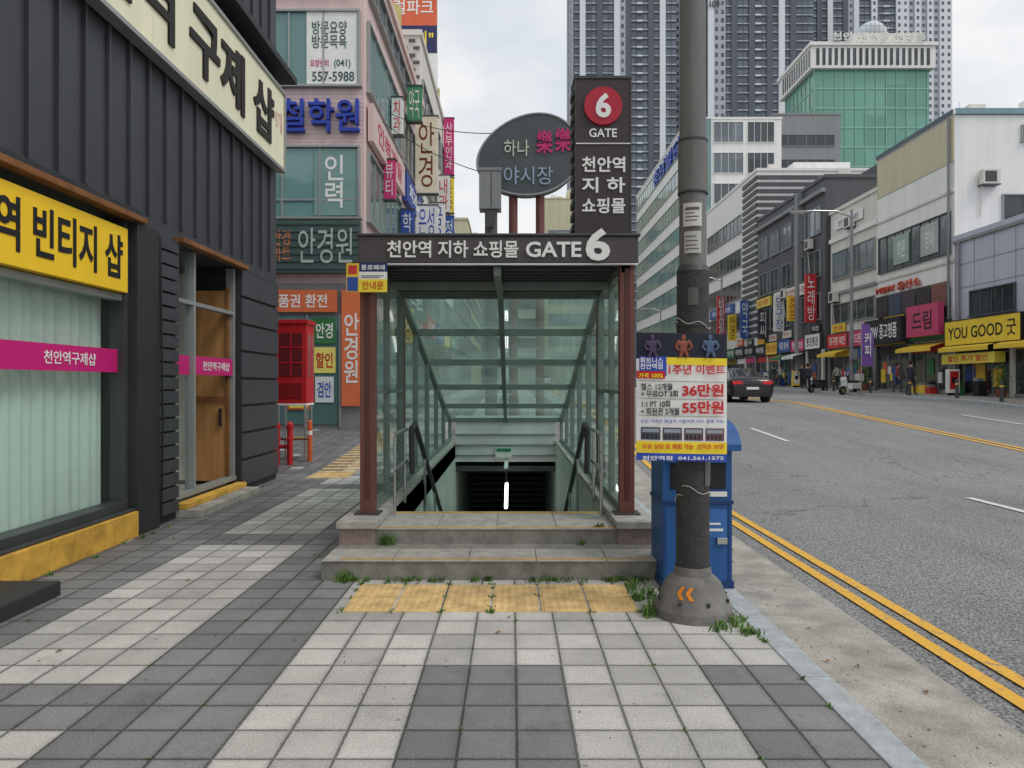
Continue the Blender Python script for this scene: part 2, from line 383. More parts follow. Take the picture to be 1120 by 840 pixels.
for _ in range(26):
    x=random.choice([random.uniform(-3.7,1.5),random.uniform(1.8,2.4)]); y=random.uniform(3,9); z=.006 if x<1.58 else -.106; a=random.uniform(0,6)
    if x<1.58 and y>5.9 and x>-1.6: continue
    c,s_=math.cos(a)*.025,math.sin(a)*.025
    b.raw([(x-c,y-s_,z),(x+s_*.4,y-c*.4,z+.008),(x+c,y+s_,z+.004),(x-s_*.4,y+c*.4,z+.012)],[(0,1,2,3)],leafm)
b.done()

b=MB('tactile_paving')
for i in range(6):
    for j in range(2):
        x=-1.2+i*.35;y=5.12+j*.35; z=random.uniform(-.002,.003); b.box(x+.008,x+.342,y+.008,y+.342,-.01,.008+z,tactm)
        for a in range(6):
            for c in range(6): b.cyl((x+.04+a*.054,y+.04+c*.054,.008+z),(x+.04+a*.054,y+.04+c*.054,.013+z),.018,.012,tactm,6)
for j in range(22):
    y=12.4+j*.35; g=G(y)
    for i in range(2): b.box(-3.5+i*.35,-3.17+i*.35,y,y+.34,g-.01,g+.012,tactm)
b.done(.003)

# ---------------------------------------------------------------- subway entrance
E=top('underground_entrance_gate',(C,6.95,0))
b=MB('stone_steps',E)
xl,xr=-1.56,1.27
b.box(xl,xr,5.98,6.66,-.02,.15,granite_d)
for i,x in enumerate([-1.56,-.98,-.36,.2,.78]): b.box(x+.004,([-.98,-.36,.2,.78,xr][i])-.004,5.965,6.4,.15,.158,granite)
b.box(C-1.1,C+1.1,6.64,7.55,-.02,.28,granite_d)
for i in range(4): b.box(C-1.1+i*.55+.003,C-1.1+i*.55+.547,6.63,7.54,.28,.287,granite)
b.box(xl+.15,xr-.15,6.02,6.05,.158,.162,oldyel); b.box(C-1.08,C+1.08,6.66,6.69,.287,.291,oldyel); b.box(C-1.08,C+1.08,7.44,7.5,.287,.291,oldyel)
for s_ in(-1,1):
    x0,x1=(C-1.42,C-1.1) if s_<0 else (C+1.1,C+1.42)
    b.box(x0,x1,6.6,16.3,-.02,.3,granite_r); b.box(x0-.02,x1+.02 ,6.56,16.3,.3,.36,granite)
for k in range(28):
    b.box(C-1.1,C+1.1,7.55+k*.28,7.55+(k+1)*.28+.02,-5,.28-(k+1)*.16,granite_d)
    b.box(C-1.1,C+1.1,7.55+k*.28-.01,7.55+k*.28+.03,.28-(k+1)*.16,.28-(k+1)*.16+.01,oldyel)
b.done(.006)
b=MB('stairwell_walls',E)
for s_ in(-1,1):
    x=C+s_*1.1
    b.box(min(x,x+s_*.08),max(x,x+s_*.08),7.5,30,-5,.29,wallpaint)
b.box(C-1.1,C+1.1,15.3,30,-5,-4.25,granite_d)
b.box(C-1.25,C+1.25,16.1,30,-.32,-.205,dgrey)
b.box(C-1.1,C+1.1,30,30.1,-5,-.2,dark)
b.box(C-1.1,C+1.1,16.0,16.12,-.1,.9,white)
for z in(.02,.25,.48): b.box(C-1.1,C+1.1,15.96,16.0,z,z+.03,greyw)
for k in range(26): b.box(C-1.1,C+1.1,21,21.05,-.35-k*.16,-.25-k*.16,dsteel)
b.done()
b=MB('exit_sign',E); b.box(C-.22,C+.14,15.9,15.94,.0,.22,white); b.box(C-.2,C+.12,15.89,15.9,.13,.2,paint(40,130,90)); b.done()
b=MB('fluorescent_lamp',E)
lampm=pmat('tube_light',(1,1,.95),.5,emit=5)
b.cyl((C+.02,14.6,-.86),(C+.02,16.3,-.62),.035,.035,lampm,8); b.cyl((C+.02,14.7,-.82),(C+.02,14.7,-.1),.008,.008,dsteel,6); b.cyl((C+.02,16.2,-.6),(C+.02,16.2,-.1),.008,.008,dsteel,6); b.box(C-.02,C+.06,14.6,16.05,-.1,-.07,white); b.done()
prof=[(6.95,2.72),(8.9,2.72),(10.3,2.36),(11.7,1.98),(13.1,1.58),(14.5,1.2),(16.0,.85)]
b=MB('brown_posts',E)
for x in (C-1.235,C+1.235):
    b.box(x-.07,x+.07,6.95,7.07,.36,2.74,brown)
    b.box(x-.025,x+.025,6.945,6.95,.5,2.7,pmat('post_groove',rgb(84,50,44),.5))
    b.box(x-.12,x+.12,6.9,7.12,.36,.375,dsteel)
    b.box(x-.05,x+.05,9.0,9.1,.36,2.72,brown)
b.done(.006)
b=MB('glass_frame',E)
for x in (C-1.22,C+1.22):
    for i,(y,z) in enumerate(prof):
        if i==0: continue
        b.box(x-.035,x+.035,y-.035,y+.035,.36,z,gframe)
    b.box(x-.03,x+.03,7.9,7.96,.36,2.7,gframe)
    b.box(x-.03,x+.03,7.07,9.0,1.5,1.54,gframe)
    b.box(x-.032,x+.032,7.07,16,.37,.43,gframe)
    for (y0,z0),(y1,z1) in zip(prof[:-1],prof[1:]):
        b.raw([(x-.04,y0,z0-.06),(x+.04,y0,z0-.06),(x+.04,y1,z1-.06),(x-.04,y1,z1-.06),(x-.04,y0,z0+.03),(x+.04,y0,z0+.03),(x+.04,y1,z1+.03),(x-.04,y1,z1+.03)],BF,gframe)
for (y0,z0),(y1,z1) in zip(prof[:-1],prof[1:]):
    x=C
    b.raw([(x-.035,y0,z0-.09),(x+.035,y0,z0-.09),(x+.035,y1,z1-.09),(x-.035,y1,z1-.09),(x-.035,y0,z0-.001),(x+.035,y0,z0-.001),(x+.035,y1,z1-.001),(x-.035,y1,z1-.001)],BF,gframe)
for i,(y,z) in enumerate(prof[1:]): b.box(C-1.18,C+1.18,y-.035,y+.035,z-.085,z+.012,gframe)
b.box(C-1.18,C+1.18,7.9,7.96,2.62,2.7,gframe)
b.done()
b=MB('glass_panels',E)
for (y0,z0),(y1,z1) in zip(prof[1:-1],prof[2:]):
    b.raw([(C-1.2,y0,z0+.02),(C+1.2,y0,z0+.02),(C+1.2,y1,z1+.02),(C-1.2,y1,z1+.02)],[(0,1,2,3)],canopyglass)
for x in(C-1.22,C+1.22):
    for (y0,z0),(y1,z1) in zip(prof[:-1],prof[1:]):
        b.raw([(x,y0+.04,.43),(x,y1-.04,.43),(x,y1-.04,z1-.06),(x,y0+.04,z0-.06)],[(0,1,2,3)],sideglass)
b.done()
b=MB('header_fascia',E)
hm=pmat('header_metal',rgb(82,76,77),.45,.2,.1,2,streak=True)
b.box(C-1.31,C+1.33,6.88,7.5,2.735,2.99,hm)
b.box(C-1.33,C+1.35,6.86,7.52,2.99,3.015,dsteel); b.box(C-1.3,C+1.32,6.87,6.9,2.715,2.735,steel)
b.box(C-1.27,C+1.27,7.5,8.95,2.735,2.86,hm)
for i in range(9): b.box(C-1.15,C+1.15,7.1+i*.2,7.12+i*.2,2.70,2.733,dsteel)
b.done(.008)
F=FS(6.875)
text('천안역 지하 쇼핑몰',F,-1.17,.06,2.785,2.945,.01,whitetxt,E,.012,.015)
text('GATE',F,.13,.65,2.79,2.935,.01,whitetxt,E,.012,.02)
text('6',F,.69,.92,2.755,3.06,.012,whitetxt,E,.014,.03)
b=MB('handrail',E)
for s_ in(-1,1):
    x=C+s_*.98
    p=[(x,8.2,.6),(x,8.15,1.1),(x,8.45,1.14),(x,11.6,-.45),(x,14.5,-2.0)]
    b.tube(p,.032,dsteel,10)
    for q in p[1:3]: b.ball(q,.032,dsteel,n=6)
    for y in (9.4,10.6,11.8):
        z=1.14-(y-8.45)*.5; b.cyl((x,y,z),(x,y,z-.85),.018,.018,steel,8)
    x=C+s_*1.05
    for z in (.75,1.1): b.tube([(x-s_*.02,7.15,z),(x-s_*.02,8.1,z)],.02,steel,8)
    for y in (7.3,8.0): b.cyl((x-s_*.02,y,.3),(x-s_*.02,y,1.1),.016,.016,steel,8)
b.done()
N=top('notice_board',(-1.36,6.8,2.6)); F=FS(6.86)
b=MB('board',N); b.fb(F,-1.55,-1.43,2.46,2.73,.0,.02,paint(232,196,60)); b.fb(F,-1.43,-1.17,2.46,2.58,0,.02,paint(240,215,60)); b.fb(F,-1.43,-1.17,2.58,2.65,0,.02,paint(232,232,226)); b.fb(F,-1.43,-1.17,2.65,2.73,0,.02,paint(35,50,110))
b.fb(F,-1.54,-1.44,2.47,2.6,.02,.024,paint(50,80,160)); b.fb(F,-1.53,-1.45,2.63,2.71,.02,.024,paint(200,60,50)); b.fb(F,-1.4,-1.36,2.6,2.74,-.03,.0,dsteel)
b.fb(F,-1.41,-1.2,2.61,2.615,.02,.023,blacktxt); b.fb(F,-1.41,-1.24,2.595,2.6,.02,.023,blacktxt); b.done()
text('통로폐쇄',F,-1.41,-1.19,2.665,2.715,.024,whitetxt,N,.001); text('안내문',F,-1.4,-1.2,2.485,2.56,.024,pmat('rt',rgb(190,30,30)),N,.001,.0)

P=top('gate_pylon_sign',(.9,7.2,3)); F=FS(7.12)
b=MB('pylon_box',P)
pyl=pmat('pylon_panel',rgb(66,56,60),.4,.1,.1,2)
b.box(.61,1.16,7.12,7.42,3.0,4.57,pyl); b.box(.60,1.17,7.11,7.43,4.57,4.6,dsteel)
b.box(.62,1.15,7.108,7.12,3.93,3.945,steel); b.box(.62,1.15,7.112,7.12,3.0,3.02,dsteel)
b.box(.61,.62,7.112,7.12,3.0,4.57,dsteel); b.box(1.15,1.16,7.112,7.12,3.0,4.57,dsteel)
for i in range(12): b.box(.585,.61,7.16,7.38,3.1+i*.12,3.16+i*.12,dsteel)
b.done(.006)
b=MB('red_disc',P); b.cyl((.885,7.12,4.3),(.885,7.09,4.3),.185,.185,pmat('disc_red',rgb(176,34,56),.35),40); b.done()
text('6',F,.81,.96,4.18,4.42,.034,whitetxt,P,.006,.03)
text('GATE',F,.75,1.02,4.0,4.085,.006,whitetxt,P,.004,.015)
for i,t in enumerate(['천안역','지 하','쇼핑몰']): text(t,F,.68,1.1,3.66-i*.2,3.81-i*.2,.006,whitetxt,P,.006,.02)

# ---------------------------------------------------------------- utility pole w/ base
U=top('utility_pole',(1.26,5.1,0)); px,py=1.26,5.1
pg=pmat('pole_concrete',rgb(118,116,114),.85,0,.2,3,bump=.3,bscale=60,streak=True)
pb=pmat('pole_black_wrap',rgb(66,65,65),.85,0,.3,14,bump=1.0,bscale=70)
bc=pmat('pole_base_rubber',rgb(118,115,111),.8,0,.34,6,bump=.3,bscale=60)
b=MB('shaft',U); b.cyl((px,py,0),(px,py,10),.098,.078,pg,28)
b.cyl((px,py,.2),(px,py,2.38),.115,.110,pb,28); b.cyl((px,py,2.38),(px,py,2.42),.112,.1,dsteel,28)
b.cyl((px,py,2.92),(px,py,3.3),.102,.1,pg,28)
for z in(2.0,2.92,1.35,3.28): b.cyl((px,py,z),(px,py,z+.014),.1165 if z<2.4 else .104,.1165 if z<2.4 else .104,dsteel,28)
b.done()
b=MB('base_collar',U)
pr=[(.275,0),(.268,.06),(.235,.13),(.23,.14),(.19,.23),(.15,.27),(.13,.28),(.12,.34)]
for (r0,z0),(r1,z1) in zip(pr[:-1],pr[1:]): b.cyl((px,py,z0),(px,py,z1),r0,r1,bc,36,cap=False)
for k in range(8):
    t=k*math.pi/4+.2; b.cyl((px+math.cos(t)*.24,py+math.sin(t)*.24,.12),(px+math.cos(t)*.25,py+math.sin(t)*.25,.14),.014,.012,dsteel,8)
b.done()
b=MB('chevron_sticker',U)
orng=paint(235,140,40)
for dx in (0,.055):
    for k in (0,1):
        def q(t,z):
            ang=math.radians(-112+t*60); r=.243-(z-.12)*.45; return (px+math.cos(ang)*r,py+math.sin(ang)*r,z)
        t0=-.35+dx*5
        z0,z1=(.15,.19) if k==0 else (.19,.23)
        ta,tb=(t0+.12,t0) if k==0 else (t0,t0+.12)
        b.raw([q(ta,z0),q(ta+.13,z0),q(tb+.13,z1),q(tb,z1)],[(0,1,2,3)],orng)
b.done()
b=MB('paper_notices',U)
def wrap(zc,h,a0,a1,r,m,n=8):
    vs=[];
    for i in range(n+1):
        a=math.radians(a0+(a1-a0)*i/n); vs+=[(px+r*math.cos(a),py+r*math.sin(a),zc-h/2),(px+r*math.cos(a),py+r*math.sin(a),zc+h/2)]
    b.raw(vs,[(2*i,2*i+2,2*i+3,2*i+1) for i in range(n)],m)
paper=paint(206,203,196); ink=paint(90,88,88)
wrap(2.76,.16,-140,-70,.1085,paper); wrap(2.57,.15,-135,-72,.1085,paint(186,184,176)); wrap(2.8,.02,-132,-80,.1095,ink)
for z in(2.77,2.745,2.72,2.61,2.58,2.55,2.525): wrap(z,.007,-132,-80-random.uniform(0,18),.1095,ink)
wrap(1.0,.2,-60,-20,.1185,paint(100,98,96)); wrap(2.2,.12,-120,-85,.1155,paint(92,90,88))
b.done()
b=MB('tie_wires',U)
for s0,s1,z0,z1 in((0,200,2.05,1.97),(180,380,1.99,2.03),(40,260,.9,.78),(200,400,.66,.84)):
    pts=[]
    for i in range(17):
        a=math.radians(s0+(s1-s0)*i/16+180); pts.append((px+.12*math.cos(a),py+.12*math.sin(a),z0+(z1-z0)*i/16+.015*math.sin(i)))
    b.tube(pts,.0025,paper,5)
b.done()
Q=top('advert_poster',(1.15,4.95,1.1)); F=Fr((0,4.965,0),Vector((1,0,0)),(0,-1,0))
b=MB('poster_sheet',Q)
x0,x1=.845,1.46; z0,z1=1.085,1.95
white2=paint(236,236,232); navy=paint(26,30,48); yel=paint(248,220,50); rd=paint(205,28,38); bl=paint(50,80,180)
nn=12
def curl(x): t=(x-(x0+x1)/2)/(x1-x0)*2; return -.006-.0*t+.022*t*t
def pan(xa,xb,za,zb,m,off=0):
    vs=[]
    for i in range(nn+1):
        x=xa+(xb-xa)*i/nn; y=4.955+curl(x)*1.0-off; vs+=[(x,y,za+.02*(x-x0)*-1),(x,y,zb+.02*(x-x0)*-1)]
    b.raw(vs,[(2*i,2*i+2,2*i+3,2*i+1) for i in range(nn)],m,True)
pan(x0,x1,z0,z1,white2)
pan(x0,x1,1.775,z1,navy,.002); pan(x0,x1,z0,1.135,bl,.002); pan(x0,x1,1.135,1.215,yel,.002)
pan(x0+.02,x0+.2,1.66,1.79,bl,.004); pan(x0,x0+.19,1.64,1.69,rd,.005)
pan(x0+.2,x1,1.735,1.785,yel,.004)
for k in range(4):
    pan(x0+.03+k*.145,x0+.16+k*.145,1.225,1.31,paint(70+k*14,76,84),.003); pan(x0+.04+k*.145,x0+.15+k*.145,1.275,1.3,paint(150,158,170),.004)
    for j in range(4): pan(x0+.04+k*.145+j*.028,x0+.055+k*.145+j*.028,1.235,1.262,paint(40,40,46),.004)
for z in(1.39,1.505,1.625): pan(x0+.02,x1-.02,z-.003,z,paint(120,120,120),.003)
for k,(cx,cc) in enumerate(((.95,(80,64,96)),(1.16,(150,84,64)),(1.34,(84,104,136)))):
    m_=paint(*cc); b.ball((cx,4.945,1.915),.016,m_,1,.15,1.2,6); b.ball((cx,4.945,1.87),.036,m_,1,.1,.7,6); b.ball((cx,4.945,1.835),.026,m_,1,.1,1.2,6)
    for sx in(-1,1):
        b.ball((cx+sx*.034,4.944,1.882),.015,m_,1,.15,1,5); b.cyl((cx+sx*.038,4.944,1.88),(cx+sx*.056,4.944,1.85),.012,.009,m_,6); b.cyl((cx+sx*.056,4.944,1.85),(cx+sx*.03,4.944,1.828),.009,.007,m_,6)
        b.cyl((cx+sx*.012,4.944,1.82),(cx+sx*.026,4.944,1.782),.014,.011,m_,6)
b.done()
def pt(t,a,c,z,zz,m,bold=.02): text(t,F,a,c,z,zz,.025,m,Q,.0005,bold)
pt('1주년 이벤트',1.06,1.44,1.665,1.73,rd); pt('휘트니스\n천안역점',.865,1.02,1.7,1.78,whitetxt,.015); pt('가격 100%',.855,1.02,1.64,1.675,yel)
pt('헬스 12개월\n+ 무료OT 3회',.87,1.12,1.51,1.605,blacktxt); pt('36만원',1.15,1.43,1.515,1.6,rd,.03)
pt('1:1 PT 10회\n+ 회원권 2개월',.87,1.13,1.39,1.49,blacktxt); pt('55만원',1.15,1.43,1.4,1.485,rd,.03)
pt('모든 가격은 현금가 기준이며 카드 결제 가능',.87,1.43,1.335,1.36,bl,.01)
pt('천안역점  041.561.1575',.88,1.43,1.085,1.115,whitetxt,.02); pt('무료 상담 및 체험 가능  선착순 50명',.88,1.43,1.16,1.195,rd,.015)

# ---------------------------------------------------------------- blue bin
B=top('blue_salt_box',(1.45,5.95,0))
b=MB('box_body',B)
bx0,bx1,by0,by1=1.18,1.72,5.72,6.2
b.box(bx0,bx1,by0,by1,.03,1.08,bluep)
b.box(bx0-.015,bx1+.015,by0-.012,by1+.012,.0,.06,paint(28,62,110)); b.box(bx0-.012,bx1+.012,by0-.012,by1,.66,.69,paint(28,62,110))
for x in(bx0,bx1-.03): b.box(x,x+.03,by0-.006,by0,.06,.66,paint(34,76,132))
pf=[(by0-.05,1.08),(by0-.05,1.13),(by0,1.2),(by0+.12,1.27),(by0+.3,1.31),(by1+.02,1.31),(by1+.03,1.08)]
n_=len(pf); vs=[(x,y,z) for x in(bx0-.03,bx1+.06) for y,z in pf]
b.raw(vs,[tuple(range(n_)),tuple(range(n_,2*n_))]+[(i,(i+1)%n_,n_+(i+1)%n_,n_+i) for i in range(n_)],bluep)
b.box(bx0+.06,bx1-.05,by0-.008,by0,.78,.98,black); b.box(bx0+.04,bx1-.03,by0-.03,by0-.008,.985,1.0,bluep)
b.box(bx1-.12,bx1-.04,by0-.02,by0-.002,.35,.4,steel)
b.done(.012)
b=MB('bin_stickers',B); b.box(bx0+.3,bx0+.5,by0-.004,by0-.001,.4,.62,paint(60,110,175)); b.box(bx0+.36,bx0+.5,by0-.006,by0-.0045,.72,.76,white2); b.box(bx0+.33,bx0+.47,by0-.006,by0-.0045,.45,.47,white2); b.box(bx0+.33,bx0+.45,by0-.006,by0-.0045,.5,.515,white2); b.done()

# ---------------------------------------------------------------- weeds
def tuft(b,x,y,z,n,h,r):
    for i in range(n):
        a=random.uniform(0,6.28); d=random.uniform(0,r); X=x+math.cos(a)*d; Y=y+math.sin(a)*d; hh=h*random.uniform(.4,1)
        a2=random.uniform(0,6.28); w=.003+.003*random.random(); lx=math.cos(a2)*hh*.7; ly=math.sin(a2)*hh*.7
        nx,ny=-math.sin(a2)*w,math.cos(a2)*w
        b.raw([(X-nx,Y-ny,z),(X+nx,Y+ny,z),(X+nx+lx*.5,Y+ny+ly*.5,z+hh*.7),(X-nx+lx*.5,Y-ny+ly*.5,z+hh*.7),(X+lx,Y+ly,z+hh)],[(0,1,2,3),(3,2,4)],hedge)
b=MB('weeds')
for _ in range(46): tuft(b,random.uniform(-1.45,1.25),5.93+random.uniform(-.04,.03),0,12,.05,.05)
for _ in range(20): tuft(b,.97+random.uniform(-.06,.08),5.2+random.uniform(-.25,.6),0,18,.075,.06)
tuft(b,-1.12,6.6,.15,90,.12,.08); tuft(b,.8,6.7,.28,30,.06,.05); tuft(b,-1.35,5.93,0,60,.1,.08); tuft(b,.62,6.6,.15,30,.05,.05)
for _ in range(18): tuft(b,1.46+random.uniform(-.16,.1),4.78+random.uniform(-.25,.3),0,14,.055,.06)
for _ in range(34): tuft(b,-1.2+.35*random.randint(0,6),5.12+random.choice((0,.35,.7,random.random()*.7)),.0,9,.026,.035)
for _ in range(20): tuft(b,1.57,random.uniform(3.5,12),0,8,.03,.03)
for _ in range(22): tuft(b,-.5+.26*random.randint(-8,7),.26*random.randint(11,22),0,6,.014,.02)
for _ in range(18): tuft(b,-3.86+random.uniform(-.02,.04),random.uniform(4,12),0,10,.05,.03)
b.done()

# ---------------------------------------------------------------- left shop building
L=top('vintage_shop_building',(-6,4,0)); F=FE(-4.0)
b=MB('walls',L)
b.box(-14,-5.4,-8,12.38,0,9.4,charcoal2)
b.box(-5.4,-4.0,-8,12.4,3.3,9.3,charcoal)
b.box(-5.4,-4.0,-8,12.4,9.3,9.45,charcoal2)
b.box(-5.4,-4.03,-8,8.16,0,.2,concrete)
b.box(-5.4,-4.03,8.16,10.7,0,.14,concrete)
b.box(-5.38,-5.3,-8,10.7,.2,3.3,offw)
b.box(-5.3,-4.0,7.67,8.16,.0,3.3,charcoal2); b.fb(F,7.67,8.16,.0,3.3,0,.07,charcoal2)
b.box(-5.3,-4.0,8.16,8.7,.0,3.3,charcoal2)
b.box(-5.4,-4.0,10.7,12.4,.0,3.3,charcoal2)
b.done()
b=MB('cladding_seams',L)
u=-8
while u<12.4:
    b.fb(F,u,u+.035,3.45,9.3,0,.04,charcoal); u+=.4
for k in range(20):
    b.fb(F,8.18,8.68,.1+k*.16,.235+k*.16,0,.05,charcoal)
for k in range(8):
    b.fb(F,10.74,12.4,.1+k*.4,.1+k*.4+.36,0,.04,charcoal)
for k in range(20): b.fb(FS(8.16),-3.999,-3.95,.1+k*.16,.235+k*.16,0,.01,charcoal)
b.done(.004)
b=MB('steel_beams',L)
b.fb(F,-8,7.8,3.3,3.36,0,.12,rust); b.fb(F,-8,7.8,3.36,3.44,0,.06,charcoal2)
b.fb(F,8.66,10.8,3.28,3.34,0,.12,rust)
b.done(.006)
b=MB('window_frames',L)
for u in(-3.5,-1,1.5,4.0,):
    b.fb(F,u-.04,u+.04,.3,3.3,-.18,-.04,dsteel)
b.fb(F,7.6,7.67,.3,3.3,-.18,-.02,dsteel); b.fb(F,-8,7.6,.3,.38,-.2,0,dsteel); b.fb(F,-8,7.6,2.46,2.53,-.16,-.05,aluminium)
for u in (8.72,9.3,10.63): b.fb(F,u,u+.05,.2,3.28,-.16,-.04,aluminium)
b.fb(F,8.7,10.7,.2,.26,-.16,-.03,aluminium); b.fb(F,8.7,10.7,2.6,2.65,-.16,-.045,aluminium)
b.done(.004)
b=MB('window_sill',L)
b.fb(F,-8,7.67,.0,.27,-.03,.09,oldyel); b.fb(F,-8,7.67,.27,.3,-.2,.06,dsteel)
b.fb(F,8.72,10.7,.0,.1,-.03,.3,concrete); b.fb(F,8.72,10.7,.1,.17,-.03,.12,oldyel)
b.done(.01)
b=MB('curtain',L)
vs=[];fs=[]; n=900
for i in range(n+1):
    u=-8+15.6*i/n; w=-.27+.018*math.sin(u*38+math.sin(u*5)*1.5)+.01*math.sin(u*17+1); vs+=[F.p(u,.32,w),F.p(u,3.28,w)]
for i in range(n): fs.append((2*i,2*i+2,2*i+3,2*i+1))
b.raw(vs,fs,curtain,True)
b.fb(F,8.78,9.25,.25,2.5,-.4,-.38,curtain)
b.done()
b=MB('shop_glass',L)
b.raw([F.p(-8,.38,-.12),F.p(7.6,.38,-.12),F.p(7.6,3.28,-.12),F.p(-8,3.28,-.12)],[(0,1,2,3)],shopglass)
b.raw([F.p(8.77,.26,-.11),F.p(9.3,.26,-.11),F.p(9.3,3.26,-.11),F.p(8.77,3.26,-.11)],[(0,1,2,3)],shopglass)
b.done()
b=MB('door',L)
b.box(-4.62,-4.14,10.58,10.63,.2,2.95,plywood); b.box(-4.14,-4.10,10.56,10.64,.2,3.0,rust); b.box(-4.66,-4.62,10.56,10.64,.2,3.0,rust)
b.box(-4.6,-4.16,10.55,10.58,1.35,1.42,rust); b.box(-4.22,-4.18,10.52,10.58,1.0,1.25,steel)
b.box(-5.2,-4.66,10.64,10.68,.2,3.2,offw)
b.fb(F,9.35,9.55,.2,1.6,-1.2,-.9,paint(90,100,120)); b.fb(F,9.36,9.5,1.7,2.3,-1.2,-1.0,paint(60,60,70))
b.done()
b=MB('pink_stripe',L)
b.fb(F,-8,7.6,1.72,1.96,-.108,-.1,pinkp); b.fb(F,8.77,9.28,1.72,1.96,-.098,-.092,pinkp); b.fb(F,9.38,10.62,1.72,1.96,-.07,-.06,pinkp); b.done()
text('천안역구제샵',F,6.4,7.2,1.78,1.9,-.096,whitetxt,L,.001,.01); text('천안역구제샵',F,9.6,10.5,1.78,1.9,-.056,whitetxt,L,.001,.01)
text('천안역구제샵',F,3.4,4.2,1.78,1.9,-.096,whitetxt,L,.001,.01)
b=MB('yellow_sign',L); b.fb(F,-2,7.56,2.54,3.2,-.1,.03,yellowp); b.done(.005)
text('천안역 빈티지 샵',F,4.95,7.45,2.66,3.1,.035,blacktxt,L,.003,.02)
b=MB('main_signboard',L)
b.fb(F,1.5,12.3,5.2,6.45,0.045,.16,cream); b.fb(F,1.46,12.34,5.15,5.2,0.041,.19,aluminium); b.fb(F,1.46,12.34,6.45,6.5,0.041,.19,aluminium)
b.fb(F,12.3,12.34,5.2,6.45,0.041,.19,aluminium)
for u in (3.6,5.7,7.8,9.9): b.fb(F,u,u+.006,5.2,6.45,.16,.163,offw)
b.fb(F,-2,12.6,6.75,6.85,0,.3,charcoal2)
b.done()
text('천안역 구제 샵',F,5.6,11.75,5.4,6.25,.165,pmat('sign_black',rgb(44,42,40)),L,.02,.025)
text('9개',F,11.85,12.2,5.75,6.1,.165,paint(222,190,176),L,.002,.015)
b=MB('doorstep',None); b.box(-4.0,-3.42,2,5.55,-.01,.11,charcoal2); b.done(.01)
b=MB('power_cable'); b.tube([(-3.93,8.17,3.25),(-3.9,8.17,1.2),(-3.93,8.2,.1)],.012,black,6); b.done()

def building(name,x0,x1,y0,y1,h,wall,roofs=1):
    e=top(name,((x0+x1)/2,(y0+y1)/2,G(y0))); 
    b=MB('walls',e); b.box(x0,x1,y0,y1,G(y0)-.4,h,wall)
    b.box(x0-.1,x1+.1,y0-.1,y1+.1,h,h+.25,wall); 
    b.box((x0*2+x1)/3,(x0+2*x1)/3,(y0*2+y1)/3,(y0+2*y1)/3,h+.25,h+2.6,wall)
    xa=min(x0+1.5,x1) if x0>0 else x1-2.6
    for k in range(3):
        yy=y0+1.2+k*(y1-y0)/3.3; b.box(xa,xa+.9,yy,yy+.4,h+.25,h+1.0,offw)
    b.cyl((xa+1.2,(y0+y1)/2,h+.25),(xa+1.2,(y0+y1)/2,h+2.2),.03,.02,steel,6)
    b.cyl((xa+1.9,(y0+y1)/2+1,h+.25),(xa+1.9,(y0+y1)/2+1,h+1.7),.6,.6,paint(190,180,110),14)
    b.done(); return e
O=building('optician_building',-14,-4.05,20,33,14,pinkw)
F=FS(20)
b=MB('windows',O)
window(b,F,-12.5,-9.2,9.75,11.75,wteal,aluminium,3); window(b,F,-8.9,-4.2,9.75,11.75,wteal,aluminium,5)
window(b,F,-12.5,-4.2,6.15,8.05,wteal,aluminium,8,(.25,))
window(b,F,-12,-4.4,12.4,13.4,wdark,aluminium,6)
b.fb(F,-14,-4.06,.3,4.35,0,.05,greyw)
b.fb(F,-8,-4.65,.5,3.45,.06,.09,wteal)
for u in(-8,-7.2,-6.4,-5.6,-4.7): b.fb(F,u,u+.06,.4,3.5,.05,.14,aluminium)
F2=FE(-4.05)
for v in(2.0+4.15,9.75): window(b,F2,20.4,26.2,v,v+1.9,wteal,aluminium,6); window(b,F2,26.9,32.5,v,v+1.9,wdark,aluminium,5)
window(b,F2,20.6,32.4,12.5,13.4,wdark,aluminium,9)
b.fb(F2,20.2,32.8,.8,3.5,.01,.06,wteal)
for k in range(11): b.fb(F2,20.2+k*1.25,20.3+k*1.25,.7,3.6,.02,.12,aluminium)
for k in range(12): b.fb(F,-14,-4.05,8.2+k*.12,8.205+k*.12,0,.004,greyw)
b.done()
sign('teal_sign',F,-13,-4.1,4.6,6.0,.06,pmat('teal_board',rgb(70,92,90),.5),paint(196,204,196),None,O,.25)
text('안경원',F,-5.75,-4.3,4.85,5.8,.315,paint(176,188,180),O,.02,.0); text('다크안경원콘택',F,-12,-6.6,5.0,5.7,.315,paint(205,120,70),O)
text('안경\n마트',F,-6.45,-5.95,4.9,5.75,.315,paint(196,120,84),O)
b=MB('sign_slats',O)
for k in range(7): b.fb(F,-13,-4.1,4.68+k*.2,4.7+k*.2,.31,.33,dsteel)
b.done()
text('철학원',F,-6.3,-4.15,8.45,9.35,.1,paint(36,64,170),O,.08,.01); text('운세 작명',F,-10,-7,8.45,9.35,.1,paint(36,64,170),O,.08,.015)
sign('care_poster',F,-5.6,-4.22,9.72,11.75,.04,white2,blacktxt,None,O,.02,pad=.1)
text('방문요양\n방문목욕',F,-5.45,-4.5,10.75,11.5,.065,paint(70,100,96),O); text('(041)',F,-4.85,-4.4,10.2,10.45,.065,paint(60,90,90),O); text('557-5988',F,-5.45,-4.3,9.85,10.12,.065,paint(60,90,90),O)
text('요양센터',F,-5.5,-5.0,10.25,10.45,.065,paint(200,60,120),O)
sign('job_sign',F,-5.4,-4.2,6.2,8.0,.04,paint(122,156,150),whitetxt,None,O,.02); text('인\n력',F,-5.1,-4.6,6.4,7.85,.065,whitetxt,O,.002,.01)
